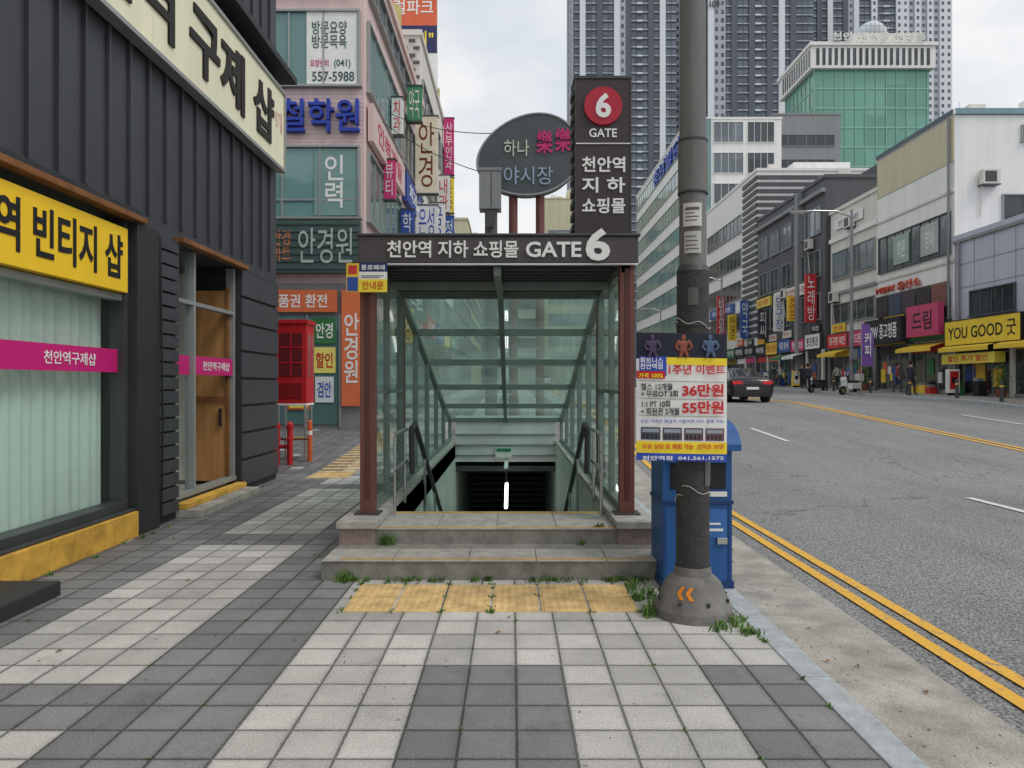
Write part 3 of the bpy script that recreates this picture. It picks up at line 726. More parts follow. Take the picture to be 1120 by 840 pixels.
sign('orange_banner',F,-6.9,-4.75,3.55,4.15,.1,paint(214,112,72),whitetxt,'상품권 환전',O,.1)
sign('orange_side_banner',F,-4.62,-4.08,1.0,4.15,.1,paint(224,120,76),whitetxt,'안\n경\n원',O,.08)
sign('shop_poster',F,-6.1,-5.5,.9,3.3,.1,paint(226,110,60),whitetxt,None,O,.03)
for k in range(5): sign('small_poster',F,-6.05,-5.55,.95+k*.46,1.3+k*.46,.135,paint(*random.choice([(240,220,90),(240,240,235),(60,90,160),(200,60,60)])),None,None,O,.01)
sign('window_poster',F,-5.4,-4.8,2.7,3.4,.1,paint(60,120,70),whitetxt,'안경',O,.02)
sign('window_poster',F,-5.4,-4.8,1.9,2.6,.1,paint(235,225,120),redm,'할인',O,.02)
sign('window_poster',F,-5.35,-4.85,1.1,1.8,.1,paint(220,226,226),bl,'검안',O,.02)
sign('window_poster',F,-6.9,-6.2,1.7,3.3,.1,paint(235,235,230),bl,'SALE',O,.02)
sign('street_sign',F2,20.3,26.3,8.35,9.4,.05,paint(214,190,186),paint(190,40,90),'인력개발',O,.15); sign('street_sign',F2,26.8,32.6,8.35,9.4,.05,paint(40,70,150),whitetxt,'치과의원',O,.15)
sign('street_sign',F2,20.3,32.6,4.3,5.7,.05,paint(66,88,86),paint(230,230,220),'안경원 콘택트렌즈',O,.2)
def proj(par,y,x0,x1,z0,z1,m,tm,txt,th=.25):
    F=FS(y); b=MB('projecting_sign',par); b.fb(F,x0,x1,z0,z1,-th,0,m); b.fb(F,x0-.4,x0,z0+.2,z0+.26,-.1,-.04,dsteel); b.fb(F,x0-.4,x0,z1-.3,z1-.24,-.1,-.04,dsteel)
    b.fb(F,x0-.03,x1+.03,z1,z1+.05,-th-.02,.02,dsteel); b.fb(F,x0-.03,x1+.03,z0-.05,z0,-th-.02,.02,dsteel); b.done()
    if txt: text(txt,F,x0+(x1-x0)*.15,x1-(x1-x0)*.15,z0+.08*(z1-z0),z1-.08*(z1-z0),.004,tm,par,.004,.0)
wh=paint(232,232,228); bk=blacktxt
proj(O,29.5,-3.9,-3.0,9.3,12.4,paint(236,226,200),pmat('bt',rgb(120,60,30)),'안\n경')
proj(O,29.5,-3.9,-3.0,7.5,8.8,wh,bl,'은성')
proj(O,22.5,-3.95,-3.6,7.3,8.5,paint(206,60,120),wh,'뷰\n티'); proj(O,24,-3.95,-3.6,9.8,11.0,wh,rd,'치\n과'); proj(O,26,-3.95,-3.5,6.2,7.8,paint(50,80,160),wh,'학\n원')
proj(O,25,-3.95,-3.4,3.0,4.2,paint(240,200,60),bk,'안경'); proj(O,27.5,-3.95,-3.4,11.5,12.8,paint(70,140,100),wh,'약국')
K=building('clinic_building',-14,-4.2,33.4,52,17.5,offw); F2=FE(-4.2)
b=MB('windows',K)
for v in (5,8,11,14): window(b,F2,34,42,v,v+1.7,wdark,aluminium,6); window(b,F2,43,51,v,v+1.7,wgrey,aluminium,6)
b.fb(F2,34,51,1.3,3.8,.01,.05,wdark)
for v in (14.6,): window(b,FS(33.4),-7.5,-4.6,v,v+1.9,wdark,aluminium,3)
b.done()
for k in range(4): sign('shop_sign',F2,34+k*4.4,38+k*4.4,3.9,4.8,.05,paint(*[(200,50,50),(40,90,160),(240,205,60),(50,120,80)][k]),wh,['김밥','통닭','안경','약국'][k],K,.2)
b=MB('lattice_banner',K)
for k in range(9):
    for j in range(5): b.fb(FS(33.4),-6.9+j*.55+(k%2)*.2,-6.6+j*.55+(k%2)*.2,14.5+k*.33,14.65+k*.33,.12,.15,dgrey)
b.done()
proj(K,44,-4.1,-3.5,14.2,17.6,paint(206,50,120),wh,'산\n부\n인\n과'); proj(K,44,-4.1,-3.5,11.9,14.0,paint(246,214,70),bk,'통\n증'); proj(K,44,-4.1,-3.5,9.0,11.7,paint(50,90,170),wh,'정\n형')
proj(K,40,-4.1,-3.4,11,13,wh,rd,'내\n과'); proj(K,36,-4.1,-3.3,8.2,10.5,wh,bl,'금\n은')
BB=top('rooftop_billboard',(-5.7,40,18)); F=FS(40)
b=MB('billboard_panel',BB); b.fb(F,-8.3,-4.1,17.6,23.4,-.3,0,wh); b.fb(F,-8.3,-4.1,21.2,23.4,0,.02,paint(222,104,68)); b.fb(F,-8.3,-4.1,19.7,21.2,0,.02,paint(44,50,96))
for x in(-7.9,-6.2,-4.5): b.box(x-.08,x+.08,40.4,40.56,17.5,23,dsteel); b.box(x-.05,x+.05,40.3,42.3,17.55,17.6,dsteel)
b.done()
text('센트럴파크',F,-8,-4.3,21.8,22.6,.03,whitetxt,BB); text('"주거기회"',F,-8,-4.3,20.0,20.9,.03,paint(250,220,60),BB); text('196',F,-7.2,-4.3,18.0,19.4,.03,blacktxt,BB,.004,.03)
K2=building('far_office_building',-16,-4.5,54,80,13,greyw); b=MB('windows',K2)
for v in(4.5,7.5,10.2): window(b,FE(-4.5),55,79,v,v+1.6,wdark,aluminium,14)
b.done()
K3=building('far_office_building',-18,-5,82,120,20,beige); b=MB('windows',K3)
for v in(5,8,11,14,17): window(b,FE(-5),83,119,v,v+1.6,wgrey,aluminium,18)
b.done()

# ---------------------------------------------------------------- alley things
R=top('red_vending_cabinet',(-4.5,14.5,0))
b=MB('cabinet',R); rx0,rx1,ry=-4.62,-4.02,14.3
b.box(rx0,rx1,ry,ry+.55,1.22,2.78,redm); b.box(rx0-.03,rx1+.03,ry-.03,ry+.58,2.78,2.86,redm)
b.box(rx0+.08,rx1-.08,ry-.012,ry,1.75,2.6,pmat('cabinet_glass',rgb(110,40,44),.1,spec=.9)); b.box(rx0+.08,rx1-.08,ry-.012,ry,1.32,1.62,pmat('darkred',rgb(130,24,30),.5))
for z in(2.0,2.3): b.box(rx0+.08,rx1-.08,ry-.02,ry-.012,z,z+.03,redm)
b.box(rx0+.28,rx0+.31,ry-.02,ry-.012,1.75,2.6,redm)
b.box(rx1,rx1+.012,ry+.08,ry+.47,1.75,2.6,pmat('cabinet_glass2',rgb(170,84,84),.1,spec=.9)); b.box(rx1+.012,rx1+.02,ry+.26,ry+.29,1.75,2.6,redm)
b.box(rx0,rx1,ry,ry+.55,1.18,1.22,white)
for x in(rx0+.04,rx1-.04):
    for y in(ry+.04,ry+.5): b.cyl((x,y,.05),(x,y,1.2),.025,.025,steel,8)
b.box(rx0,rx1,ry,ry+.5,.5,.54,steel)
b.done(.008)
H=MB('fire_hydrant_pipe'); 
for x in(-4.5,-4.25):
    H.cyl((x,14.0,.0),(x,14.0,.75),.055,.055,redm,14); H.cyl((x,14,.75),(x,14,.8),.075,.075,redm,14); H.cyl((x,13.88,.55),(x,14.12,.55),.04,.04,redm,12); H.ball((x,14,.82),.06,redm)
H.cyl((-4.5,14,.4),(-4.25,14,.4),.04,.04,redm,12); H.done()
b=MB('guard_post'); og_=paint(206,96,56)
b.cyl((-3.98,14.4,-.02),(-3.98,14.4,.85),.045,.045,og_,14); b.ball((-3.98,14.4,.85),.045,og_,n=8); b.cyl((-3.98,14.4,.0),(-3.98,14.4,.04),.08,.08,dsteel,14); b.cyl((-3.98,14.4,.6),(-3.98,14.4,.68),.047,.047,white,14)
b.done()
b=MB('fire_extinguisher'); b.cyl((-4.72,13.9,.02),(-4.72,13.9,.46),.08,.08,redm,16); b.ball((-4.72,13.9,.46),.08,redm,1,1,.7,8); b.cyl((-4.72,13.9,.5),(-4.72,13.9,.58),.02,.02,black,8); b.box(-4.78,-4.66,13.88,13.92,.58,.6,black); b.tube([(-4.7,13.86,.56),(-4.62,13.84,.5),(-4.62,13.84,.2)],.012,black,6); b.done()
b=MB('gas_meter_box'); b.box(-5.2,-4.9,13.2,13.5,.0,.5,greyw); b.box(-5.18,-4.92,13.19,13.2,.1,.42,white); b.done(.01)

# ---------------------------------------------------------------- oval sign
V=top('oval_market_sign',(.4,18.2,0)); F=FS(18)
b=MB('oval_panel',V)
cx,cz=.40,7.22; n=48
og=pmat('oval_grey',rgb(76,84,84),.45,.2,.12,1.5)
vs=[];
for w in(0,.35):
    for i in range(n):
        t=2*math.pi*i/n; ex=1.28; ez=.98*(1+.12*math.cos(t))
        X=ex*math.cos(t); Z=ez*math.sin(t); a=math.radians(14)
        vs.append((cx+X*math.cos(a)-Z*math.sin(a)*.9,18+w,cz+X*math.sin(a)+Z*math.cos(a)))
b.raw(vs,[tuple(range(n))[::-1],tuple(range(n,2*n))]+[(i,(i+1)%n,n+(i+1)%n,n+i) for i in range(n)],og)
for i in range(n):
    p0=Vector(vs[i]);p1=Vector(vs[(i+1)%n]); b.cyl(p0,p1,.03,.03,greyw,6)
b.done()
neon=paint(190,40,110)
text('하나',F,-.2,.42,7.2,7.6,.02,paint(200,205,185),V,.02,.0)
text('樂',F,.6,1.0,7.25,7.85,.02,neon,V,.02,.02); text('樂',F,1.05,1.45,7.3,7.9,.02,neon,V,.02,.02)
text('야시장',F,-.2,1.0,6.5,6.95,.02,paint(150,166,186),V,.02,.0)
b=MB('posts',V)
for x in(.03,.7): b.cyl((x,18.2,.1),(x,18.2,6.6),.11,.11,brown,16)
b.done()
X=top('traffic_camera_pole',(-.5,17.5,0)); b=MB('camera_housing',X)
b.cyl((-.5,17.5,.1),(-.5,17.5,6.2),.15,.15,dgrey,16); b.box(-.78,-.26,17.3,17.75,5.75,6.65,greyw); b.box(-.8,-.24,17.28,17.77,6.65,6.72,greyw); b.box(-.62,-.4,17.25,17.3,5.3,5.7,dsteel); b.box(-.5,-.48,17.29,17.3,5.8,6.6,dsteel); b.done(.01)
b=MB('overhead_wire')
def wire(p,q,sag,r=.012):
    p=Vector(p);q=Vector(q); pts=[]
    for i in range(13):
        t=i/12; v=p.lerp(q,t); v.z-=sag*4*t*(1-t); pts.append(v)
    b.tube(pts,r,black,5)
wire((-4.05,24,10.5),(.1,18.3,7.9),.25); wire((-4.05,22,9.6),(-.5,17.5,6.6),.2)
b.done()

# ---------------------------------------------------------------- right side buildings
names=['치킨','분식','노래방','당구장','핸드폰','미용실','약국','PC방','커피','부동산','안경','금은방','식당','호프','마트','네일','꽃집','국밥']
cols=[(200,50,52),(200,50,52),(34,34,38),(236,200,66),(236,200,66),(46,88,154),(232,232,226),(60,126,86),(212,104,54),(200,60,116),(214,206,190),(34,34,38)]
def shops(par,F,u0,u1,g,n,zt=3.9):
    b=MB('shopfronts',par); w=(u1-u0)/n
    b.fb(F,u0,u1,g,g+2.75,.01,.03,wdark)
    b.fb(F,u0,u1,g-.3,g+.15,.0,.1,granite_d)
    for i in range(n+1): b.fb(F,u0+i*w-.12,u0+i*w+.12,g,g+2.8,0,.16,random.choice([greyw,offw,dgrey]))
    for i in range(n):
        for k in range(1,3): b.fb(F,u0+i*w+w*k/3-.03,u0+i*w+w*k/3+.03,g,g+2.75,.03,.08,aluminium)
        for _ in range(random.randint(2,6)):
            c=paint(*random.choice(cols)); uu=u0+i*w+random.uniform(.2,max(.3,w-1)); vv=g+random.uniform(.3,1.5); b.fb(F,uu,uu+random.uniform(.3,.8),vv,vv+random.uniform(.4,1.1),.04,.06+random.random()*.012,c)
        if random.random()<.7:
            c=paint(*random.choice(cols)); b.fb(F,u0+i*w+.15,u0+i*w+w-.15,g+2.2,g+2.7,.05,.09,c)
        if random.random()<.5:
            c=paint(*random.choice(cols)); uu=u0+i*w+.2
            b.raw([F.p(uu,g+2.7,.1),F.p(uu+w-.4,g+2.7,.1),F.p(uu+w-.4,g+2.4,1.1),F.p(uu,g+2.4,1.1),F.p(uu+w-.4,g+2.2,1.1),F.p(uu,g+2.2,1.1)],[(0,1,2,3),(3,2,4,5)],c)
        # goods / crates stacked outside
        for _ in range(random.randint(0,3)):
            c=paint(*random.choice(cols)); uu=u0+i*w+random.uniform(.3,max(.4,w-1)); hh=random.uniform(.35,.9); b.fb(F,uu,uu+random.uniform(.35,.7),g-.1,g+hh-.1,.25,.65,c); b.fb(F,uu+.04,uu+.3,g+hh-.1,g+hh+.05,.3,.6,greyw)
    b.done()
    for i in range(n):
        c=random.choice(cols); t=whitetxt if sum(c)<430 else random.choice([blacktxt,redm])
        v0=g+2.8+random.uniform(0,.1); h_=random.uniform(.85,1.2); sign('shop_sign',F,u0+i*w+.08,u0+(i+1)*w-.08,v0,v0+h_,.05,paint(*c),t,random.choice(names)+random.choice(['',' '+random.choice(names)]),par,.25,fr=dsteel,pad=.12)
        if random.random()<.65:
            c=random.choice(cols); t=whitetxt if sum(c)<430 else redm; uu=u0+i*w+random.uniform(.1,.3)*w
            sign('shop_sign',F,uu,uu+w*.6,v0+h_+.12,v0+h_+.7,.05,paint(*c),t,random.choice(names),par,.12,pad=.15)
def wrow(b,F,u0,u1,v0,v1,n,glass,frame,gap=.6,sub=2):
    w=(u1-u0)/n
    for i in range(n): window(b,F,u0+i*w+gap/2,u0+(i+1)*w-gap/2,v0,v1,glass,frame,sub)
XF=23.0; F=FW(XF)
def projr(par,y,z0,z1,m,tm,txt,xf=XF):
    F=FS(y); b=MB('projecting_sign',par); b.fb(F,xf-1.1,xf-.3,z0,z1,-.3,0,m); b.fb(F,xf-.3,xf+.0,z0+.3,z0+.36,-.1,-.04,dsteel); b.fb(F,xf-.3,xf,z1-.4,z1-.34,-.1,-.04,dsteel); b.done()
    text(txt,F,xf-.98,xf-.42,z0+.15,z1-.15,.004,tm,par,.004,.0)
A=building('grey_low_shop',XF,36,20,37.9,9.0,lilac)
b=MB('windows',A)
window(b,F,-36.6,-33.4,5.0,6.2,wdark,dgrey,4); window(b,F,-32.5,-21,5.0,6.2,wdark,dgrey,10)
for k in range(12): b.fb(F,-37.9+k*1.5,-37.87+k*1.5,5,9,.0,.015,greyw)
for v in(6.5,7.7): b.fb(F,-37.9,-20,v,v+.03,.0,.016,greyw)
b.fb(F,-38,-19.9,8.85,9.0,0,.12,greyw); b.cyl(F.p(-37.5,1,.1),F.p(-37.5,9,.1),.06,.06,greyw,8)
b.done()
shops(A,F,-37.8,-20.5,1.0,4)
sign('big_yellow_sign',F,-37.6,-32.0,3.55,4.75,.45,paint(238,206,60),blacktxt,'YOU GOOD 굿',A,.3,fr=blacktxt,pad=.05)
sign('awning_sign',F,-37.6,-33.5,2.6,3.1,.4,paint(226,206,80),redm,'할인 특가 할인',A,.5)
A=building('white_corner_building',XF,44,38,46,15.6,white)
b=MB('windows',A)
b.fb(F,-46,-38,13.2,15.5,.0,.04,beige); b.fb(FS(38),23,44,15.6,15.9,0,.12,paint(120,150,160)); b.fb(F,-46,-38,15.62,15.88,0,.12,paint(60,80,90))
window(b,FS(38),26.5,27.6,14.2,15.0,wdark,aluminium,2); window(b,FS(38),29.5,30.6,14.2,15.0,wdark,aluminium,2)
window(b,FS(38),25.5,27.8,9.8,11.4,wdark,aluminium,2); window(b,FS(38),31,33,9.8,11.4,wdark,aluminium,2)
window(b,F,-45.7,-38.4,8.5,10.6,wgrey,dgrey,8)
window(b,F,-45.7,-38.4,5.1,6.6,wdark,dgrey,6)
b.cyl((22.85,38.3,1),(22.85,38.3,15.5),.07,.07,greyw,8)
acunit(b,FS(38),24.2,11.9); acunit(b,FS(38),28.6,11.7)
b.fb(F,-46,-38,11.6,11.75,0,.08,offw); b.fb(F,-46,-38,7.95,8.1,0,.08,offw)
b.done()
text('MBW 흥신소',F,-45.9,-41.0,7.15,7.65,.12,paint(200,84,50),A,.06,.0)
for k in range(2): sign('window_sign',F,-43.9+k*2.9,-42.2+k*2.9,8.7,10.4,.08,paint(*[(150,168,160),(166,176,172)][k]),paint(216,224,220),['학원','영어'][k],A,.03,pad=.25)
shops(A,F,-45.9,-38.1,1.15,2)
sign('black_sign',F,-45.9,-41.6,4.0,5.5,.5,pmat('black_board',rgb(38,38,44)),whitetxt,'MBW 중고명품',A,.4,pad=.1)
sign('pink_sign',F,-41.2,-38.1,4.2,5.9,.5,paint(196,70,110),blacktxt,'드림',A,.3,pad=.2)
b=MB('sign_photos',A)
for k in range(5): b.fb(F,-45.8+k*1.5,-44.4+k*1.5,5.7,7.0,.15,.2,paint(*random.choice([(70,60,70),(120,80,70),(60,70,90),(50,46,50)])))
b.done()
A=building('white_corner_annex',XF+.1,44,46.1,53,13.8,offw)
b=MB('windows',A); F3=FW(XF+.1)
window(b,F3,-52.5,-46.5,9,10.9,wgrey,aluminium,5); window(b,F3,-52.5,-46.5,5.9,7.2,wdark,aluminium,5); window(b,FS(46.1),24,25,12,13,wdark,aluminium,1)
b.fb(F3,-53,-46.1,11.7,12.0,0,.15,white); b.fb(F3,-53,-46.1,7.9,8.1,0,.15,greyw)
acunit(b,F3,-50,12.2); acunit(b,F3,-52.4,7.4)
b.done(); shops(A,F3,-53,-46.3,1.3,2)
sign('street_sign',F3,-52,-48,12.5,13.2,.05,white,paint(120,134,160),'한빛의원',A,.1)
A=building('dark_grey_building',XF-.2,42,53.2,68,16.6,dgrey)
b=MB('windows',A); F4=FW(XF-.2)
for v in (6.4,9.6,12.8): wrow(b,F4,-67.6,-53.6,v,v+1.9,5,wdark if v<12 else wgrey,aluminium,.8)
b.fb(F4,-68,-53.2,15.6,15.9,0,.3,greyw); b.fb(F4,-58,-57.4,2,16.6,0,.4,greyw)
acunit(b,F4,-56,11.8); acunit(b,F4,-61,8.7)
b.done(); shops(A,F4,-67.8,-53.4,1.35,5)
sign('street_sign',F4,-63,-55,8.55,9.4,.05,paint(226,226,220),paint(170,60,60),'노래연습장',A,.2); sign('street_sign',F4,-67.5,-64,8.5,9.3,.05,paint(226,200,90),rd,'호프 치킨',A,.2)
projr(A,54.5,6.2,9.8,paint(200,50,54),whitetxt,'노\n래\n방'); projr(A,58,6.6,8.6,paint(236,200,66),rd,'호\n프'); projr(A,61,6,9.0,wh,bl,'당\n구\n장'); projr(A,65,5.6,8.2,paint(60,60,70),wh,'피\n씨')
A=building('striped_white_building',XF-.1,40,68.3,86,21.5,white)
b=MB('windows',A); F5=FW(XF-.1)
for v in(7,10.2,13.4,16.8): window(b,F5,-85.4,-73,v,v+1.7,wdark,aluminium,10)
for k in range(24): b.fb(F5,-72.4,-68.3,6+k*.64,6.35+k*.64,0,.12,dgrey)
for k in range(24): b.fb(FS(68.3),XF-.1,XF+6.5,6+k*.64,6.35+k*.64,0,.12,dgrey)
b.done(); shops(A,F5,-85.8,-68.5,1.4,6)
sign('street_sign',F5,-84,-75,8.9,9.9,.05,paint(60,94,160),whitetxt,'치과 한의원',A,.15)
projr(A,70,6,9.6,paint(60,94,160),wh,'약\n국'); projr(A,74,6,8.6,paint(236,200,66),bk,'안\n경'); projr(A,78,6.5,11,paint(196,60,64),wh,'병\n원')
A=building('brick_annex_building',XF,38,86.3,94,17,offw); b=MB('windows',A)
for v in(6,9.2,12.4): window(b,F,-93.4,-87,v,v+1.7,wdark,aluminium,5)
b.done(); shops(A,F,-93.8,-86.5,1.4,2)
A=building('white_office_block',XF,35,95,135,36,white)
b=MB('windows',A)
for v in range(5,34,4): window(b,F,-134,-97,v,v+2.2,wteal,aluminium,18)
for v in range(17,34,4):
    window(b,FS(95),26.2,30,v,v+2.6,wgrey,white,4); window(b,FS(95),30.6,34,v,v+2.6,wdark,white,4)
b.fb(FS(95),23,25.8,15,36,0,.2,wteal)
b.done(); text('충남빌딩',F,-118,-100,33,35.5,.15,bl,A,.1); shops(A,F,-134,-96,1.4,7)
A=building('grey_block',42,53,118,140,45,greyw); b=MB('windows',A)
for v in range(20,44,4): window(b,FS(118),43,52,v,v+1.8,wdark,aluminium,6)
b.done()
A=building('end_street_building',-4,21.5,150,175,27,offw); b=MB('windows',A)
for v in range(5,26,4): window(b,FS(150),-3,21,v,v+2,wdark,aluminium,14)
b.done()
A=building('end_street_building',6,20.5,140,149,37,beige); b=MB('windows',A)
for v in range(5,30,4): window(b,FS(140),7,20,v,v+2,wgrey,aluminium,8)
b.done()
A=building('end_street_building',-30,-6,160,185,34,greyw); b=MB('windows',A)
for v in range(5,32,4): window(b,FS(160),-29,-7,v,v+2,wdark,aluminium,14)
b.done()
A=top('green_glass_tower',(74,155,0)); b=MB('curtain_wall',A)
b.box(62,85.5,150,166,1,66,wgreen); gm=paint(140,184,168)
for k in range(16):
    z=6+k*4; b.box(61.9,85.6,149.9,166.1,z,z+.3,gm)
for k in range(12):
    x=62+k*2.1; b.box(x-.08,x+.08,149.85,149.95,1,66,gm)
for k in range(8): b.box(61.85,61.95,150+k*2.2,150.16+k*2.2,1,66,gm)
b.done()
b=MB('roof_crown',A); b.box(61,86.3,149,167,66,70.5,white); b.box(60.6,86.7,148.6,167.4,70.5,71.2,white)
for k in range(19): b.box(62+k*1.25,62.6+k*1.25,148.9,149.02,66.6,70,wdark)
for k in range(12): b.box(60.9,61.02,149.8+k*1.3,150.4+k*1.3,66.6,70,wdark)
b.box(71,85,152,164,71.2,74.5,offw); b.done()
text('천안 예식장 웨딩홀',FS(148.6),65,84,71.4,73.0,.1,wh,A,.2,.0)
b=MB('radome',A); b.ball((77,157,76),3.2,pmat('radome_white',rgb(200,208,214),.5),n=14)
for k in range(9): b.cyl((73.5+k*.9,153.6,72),(73.5+k*.9,153.6,79-abs(k-4)*.7),.05,.05,greyw,5)
for k in range(5): b.cyl((73.5,153.6,73+k*1.3),(80.7,153.6,73+k*1.3),.04,.04,greyw,5)
b.done()
td=pmat('tower_charcoal',rgb(88,94,106),.6,0,.06,.02); tl=pmat('tower_lightgrey',rgb(172,177,184),.6,0,.05,.02); tw=pmat('tower_white',rgb(216,221,226),.6,0,.04,.02)
def tower(x0,x1,y,h,pat,depth=26):
    A=top('apartment_tower',((x0+x1)/2,y+depth/2,1.4)); b=MB('tower_shell',A)
    b.box(x0,x1,y,y+depth,0,h,td); b.done()
    b=MB('tower_facade',A); F=FS(y); n=len(pat); w=(x1-x0)/n
    nf=int((h-12)/3.1)
    for i,c in enumerate(pat):
        u0=x0+i*w
        if c=='w': b.fb(F,u0,u0+w,3,h,.0,.9,tw)
        elif c=='l': b.fb(F,u0,u0+w,3,h,.0,.5,tl)
        elif c=='D': b.fb(F,u0,u0+w,3,h,.0,.5,td)
        for f in range(6,nf):
            z=10+f*3.1
            if c=='g': b.fb(F,u0+.25,u0+w-.25,z,z+1.9,.01,.06,wtower); b.fb(F,u0+.1,u0+w-.1,z-.5,z-.12,.0,.35,tl)
            elif c=='b': b.fb(F,u0+.2,u0+w-.2,z,z+1.7,.01,.06,wtower); b.fb(F,u0,u0+w,z-.7,z-.15,0,.7,tw)
            elif c=='w' and w>2.4: b.fb(F,u0+w*.3,u0+w*.7,z,z+1.4,.9,.95,wtower)
            elif c=='l': b.fb(F,u0+w*.25,u0+w*.75,z,z+1.5,.5,.55,wtower)
    for (xf,FF) in ((x0,FW(x0)),):
        for j in range(6):
            for f in range(6,nf):
                z=10+f*3.1; b.fb(FF,-(y+depth)+1.2+j*4.1,-(y+depth)+4.2+j*4.1,z,z+1.8,.01,.07,wtower)
        for j in range(3): b.fb(FF,-(y+depth)+j*11.5,-(y+depth)+j*11.5+1.0,3,h,0,.6,tw)
    b.done()
tower(22,58.5,260,190,'gwggDggwlDgbgDgwgg')
tower(60,69,300,190,'wlw')
tower(70,108,262,185,'wllgDggDbgDgwgDggg')
tower(112,142,300,200,'wgDgbgDgwggDlw')
tower(144,186,310,205,'Dggwgbgwwlwlwlww')
text('103',FS(261),70.5,74,136,138.5,.2,paint(60,64,70),None,.1,name='tower_number')
# ---------------------------------------------------------------- street furniture right
def gz(x,y): return G(y)+(0 if (x>19 or x<1.6) else -.12)
LL=top('street_lamp',(19.5,42,G(42))); b=MB('lamp_post',LL)
b.cyl((19.5,42,1.1),(19.5,42,11.6),.12,.07,pmat('lamp_grey',rgb(140,142,144),.5,.3),12); b.tube([(19.5,42,11.2),(18.6,41.9,11.5),(17.2,41.8,11.5),(16.6,41.8,11.45)],.05,steel,8); b.done()
b=MB('lamp_head',LL); b.box(15.9,16.8,41.65,41.95,11.35,11.5,greyw); b.box(15.95,16.7,41.68,41.92,11.33,11.35,white); b.done(.03)
b=MB('lamp_box',LL); b.box(19.3,19.7,41.7,41.85,3.0,3.6,greyw); b.done()
for k,y in enumerate((68,96)):
    LL=top('street_lamp',(19.5,y,G(y))); b=MB('lamp_post',LL); b.cyl((19.5,y,1.1),(19.5,y,11.6),.12,.07,greyw,10); b.tube([(19.5,y,11.2),(18.4,y,11.5),(16.6,y,11.45)],.05,steel,6); b.box(15.9,16.8,y-.15,y+.15,11.35,11.5,greyw); b.done()
for i,(x,y) in enumerate(((19.35,31.8),(19.35,35.6),(19.35,28.9),(19.35,39.5),(19.35,44))):
    b=MB('bollard'); g=G(y); b.cyl((x,y,g-.02),(x,y,g+.8),.075,.065,dsteel,14); b.ball((x,y,g+.8),.07,dsteel,1,1,.7,8); b.cyl((x,y,g+.6),(x,y,g+.68),.07,.07,yline,14); b.cyl((x,y,g-.02),(x,y,g+.03),.11,.11,greyw,14); b.done()
Fg=top('banner_flag',(19.1,40,G(40))); b=MB('flag',Fg); b.cyl((19.1,40,1),(19.1,40,5.1),.03,.02,steel,8)
vs=[];n=8
for i in range(n+1):
    z=2.6+2.3*i/n; w=.62*(1 if i<n-1 else .75); yy=40+.05*math.sin(i*1.1); vs+=[(19.12,40,z),(19.12+w,yy-.05,z-.03)]
b.raw(vs,[(2*i,2*i+1,2*i+3,2*i+2) for i in range(n)],paint(120,84,160),True); b.box(18.95,19.25,39.85,40.15,G(40),G(40)+.12,greyw); b.done()
text('커\n피',FS(39.93),19.25,19.6,3.1,4.4,.0,whitetxt,Fg)
for x,y,c in ((21.8,36.5,(230,230,226)),(22.2,49,(196,64,66)),(21.9,57,(230,200,84)),(21.6,63,(46,88,154)),(21.9,71,(200,50,52))):
    b=MB('standing_sign'); g=G(y); b.box(x,x+.55,y,y+.3,g+.12,g+1.3,paint(*c)); b.box(x+.06,x+.49,y-.01,y,g+.3,g+1.2,wh if sum(c)<600 else redm); b.cyl((x+.05,y+.15,g+.06),(x+.5,y+.15,g+.06),.06,.06,black,8); b.box(x+.15,x+.4,y-.015,y-.01,g+.6,g+.9,bk); b.done(.02)
for x,y in((22.4,33.5),(22.3,46.2),(22.4,63)):
    Tt=top('potted_plant',(x,y,G(y))); g=G(y)
    b=MB('pot',Tt); b.cyl((x,y,g),(x,y,g+.4),.18,.25,paint(120,70,50),14); b.done()
    b=MB('leaves',Tt)
    for _ in range(160):
        a=random.uniform(0,6.28); h=random.uniform(.4,1.5); r=.35*math.sin((h-.3)/1.3*3)*random.random()+.05
        c=Vector((x+math.cos(a)*r,y+math.sin(a)*r,g+h)); d=Vector((random.uniform(-1,1),random.uniform(-1,1),random.uniform(-.3,1))).normalized()*.12; e=d.orthogonal().normalized()*.03
        b.raw([c-d,c+e,c+d,c-e],[(0,1,2,3)],hedge)
    b.cyl((x,y,g+.3),(x,y,g+1.2),.02,.01,rust,6); b.done()

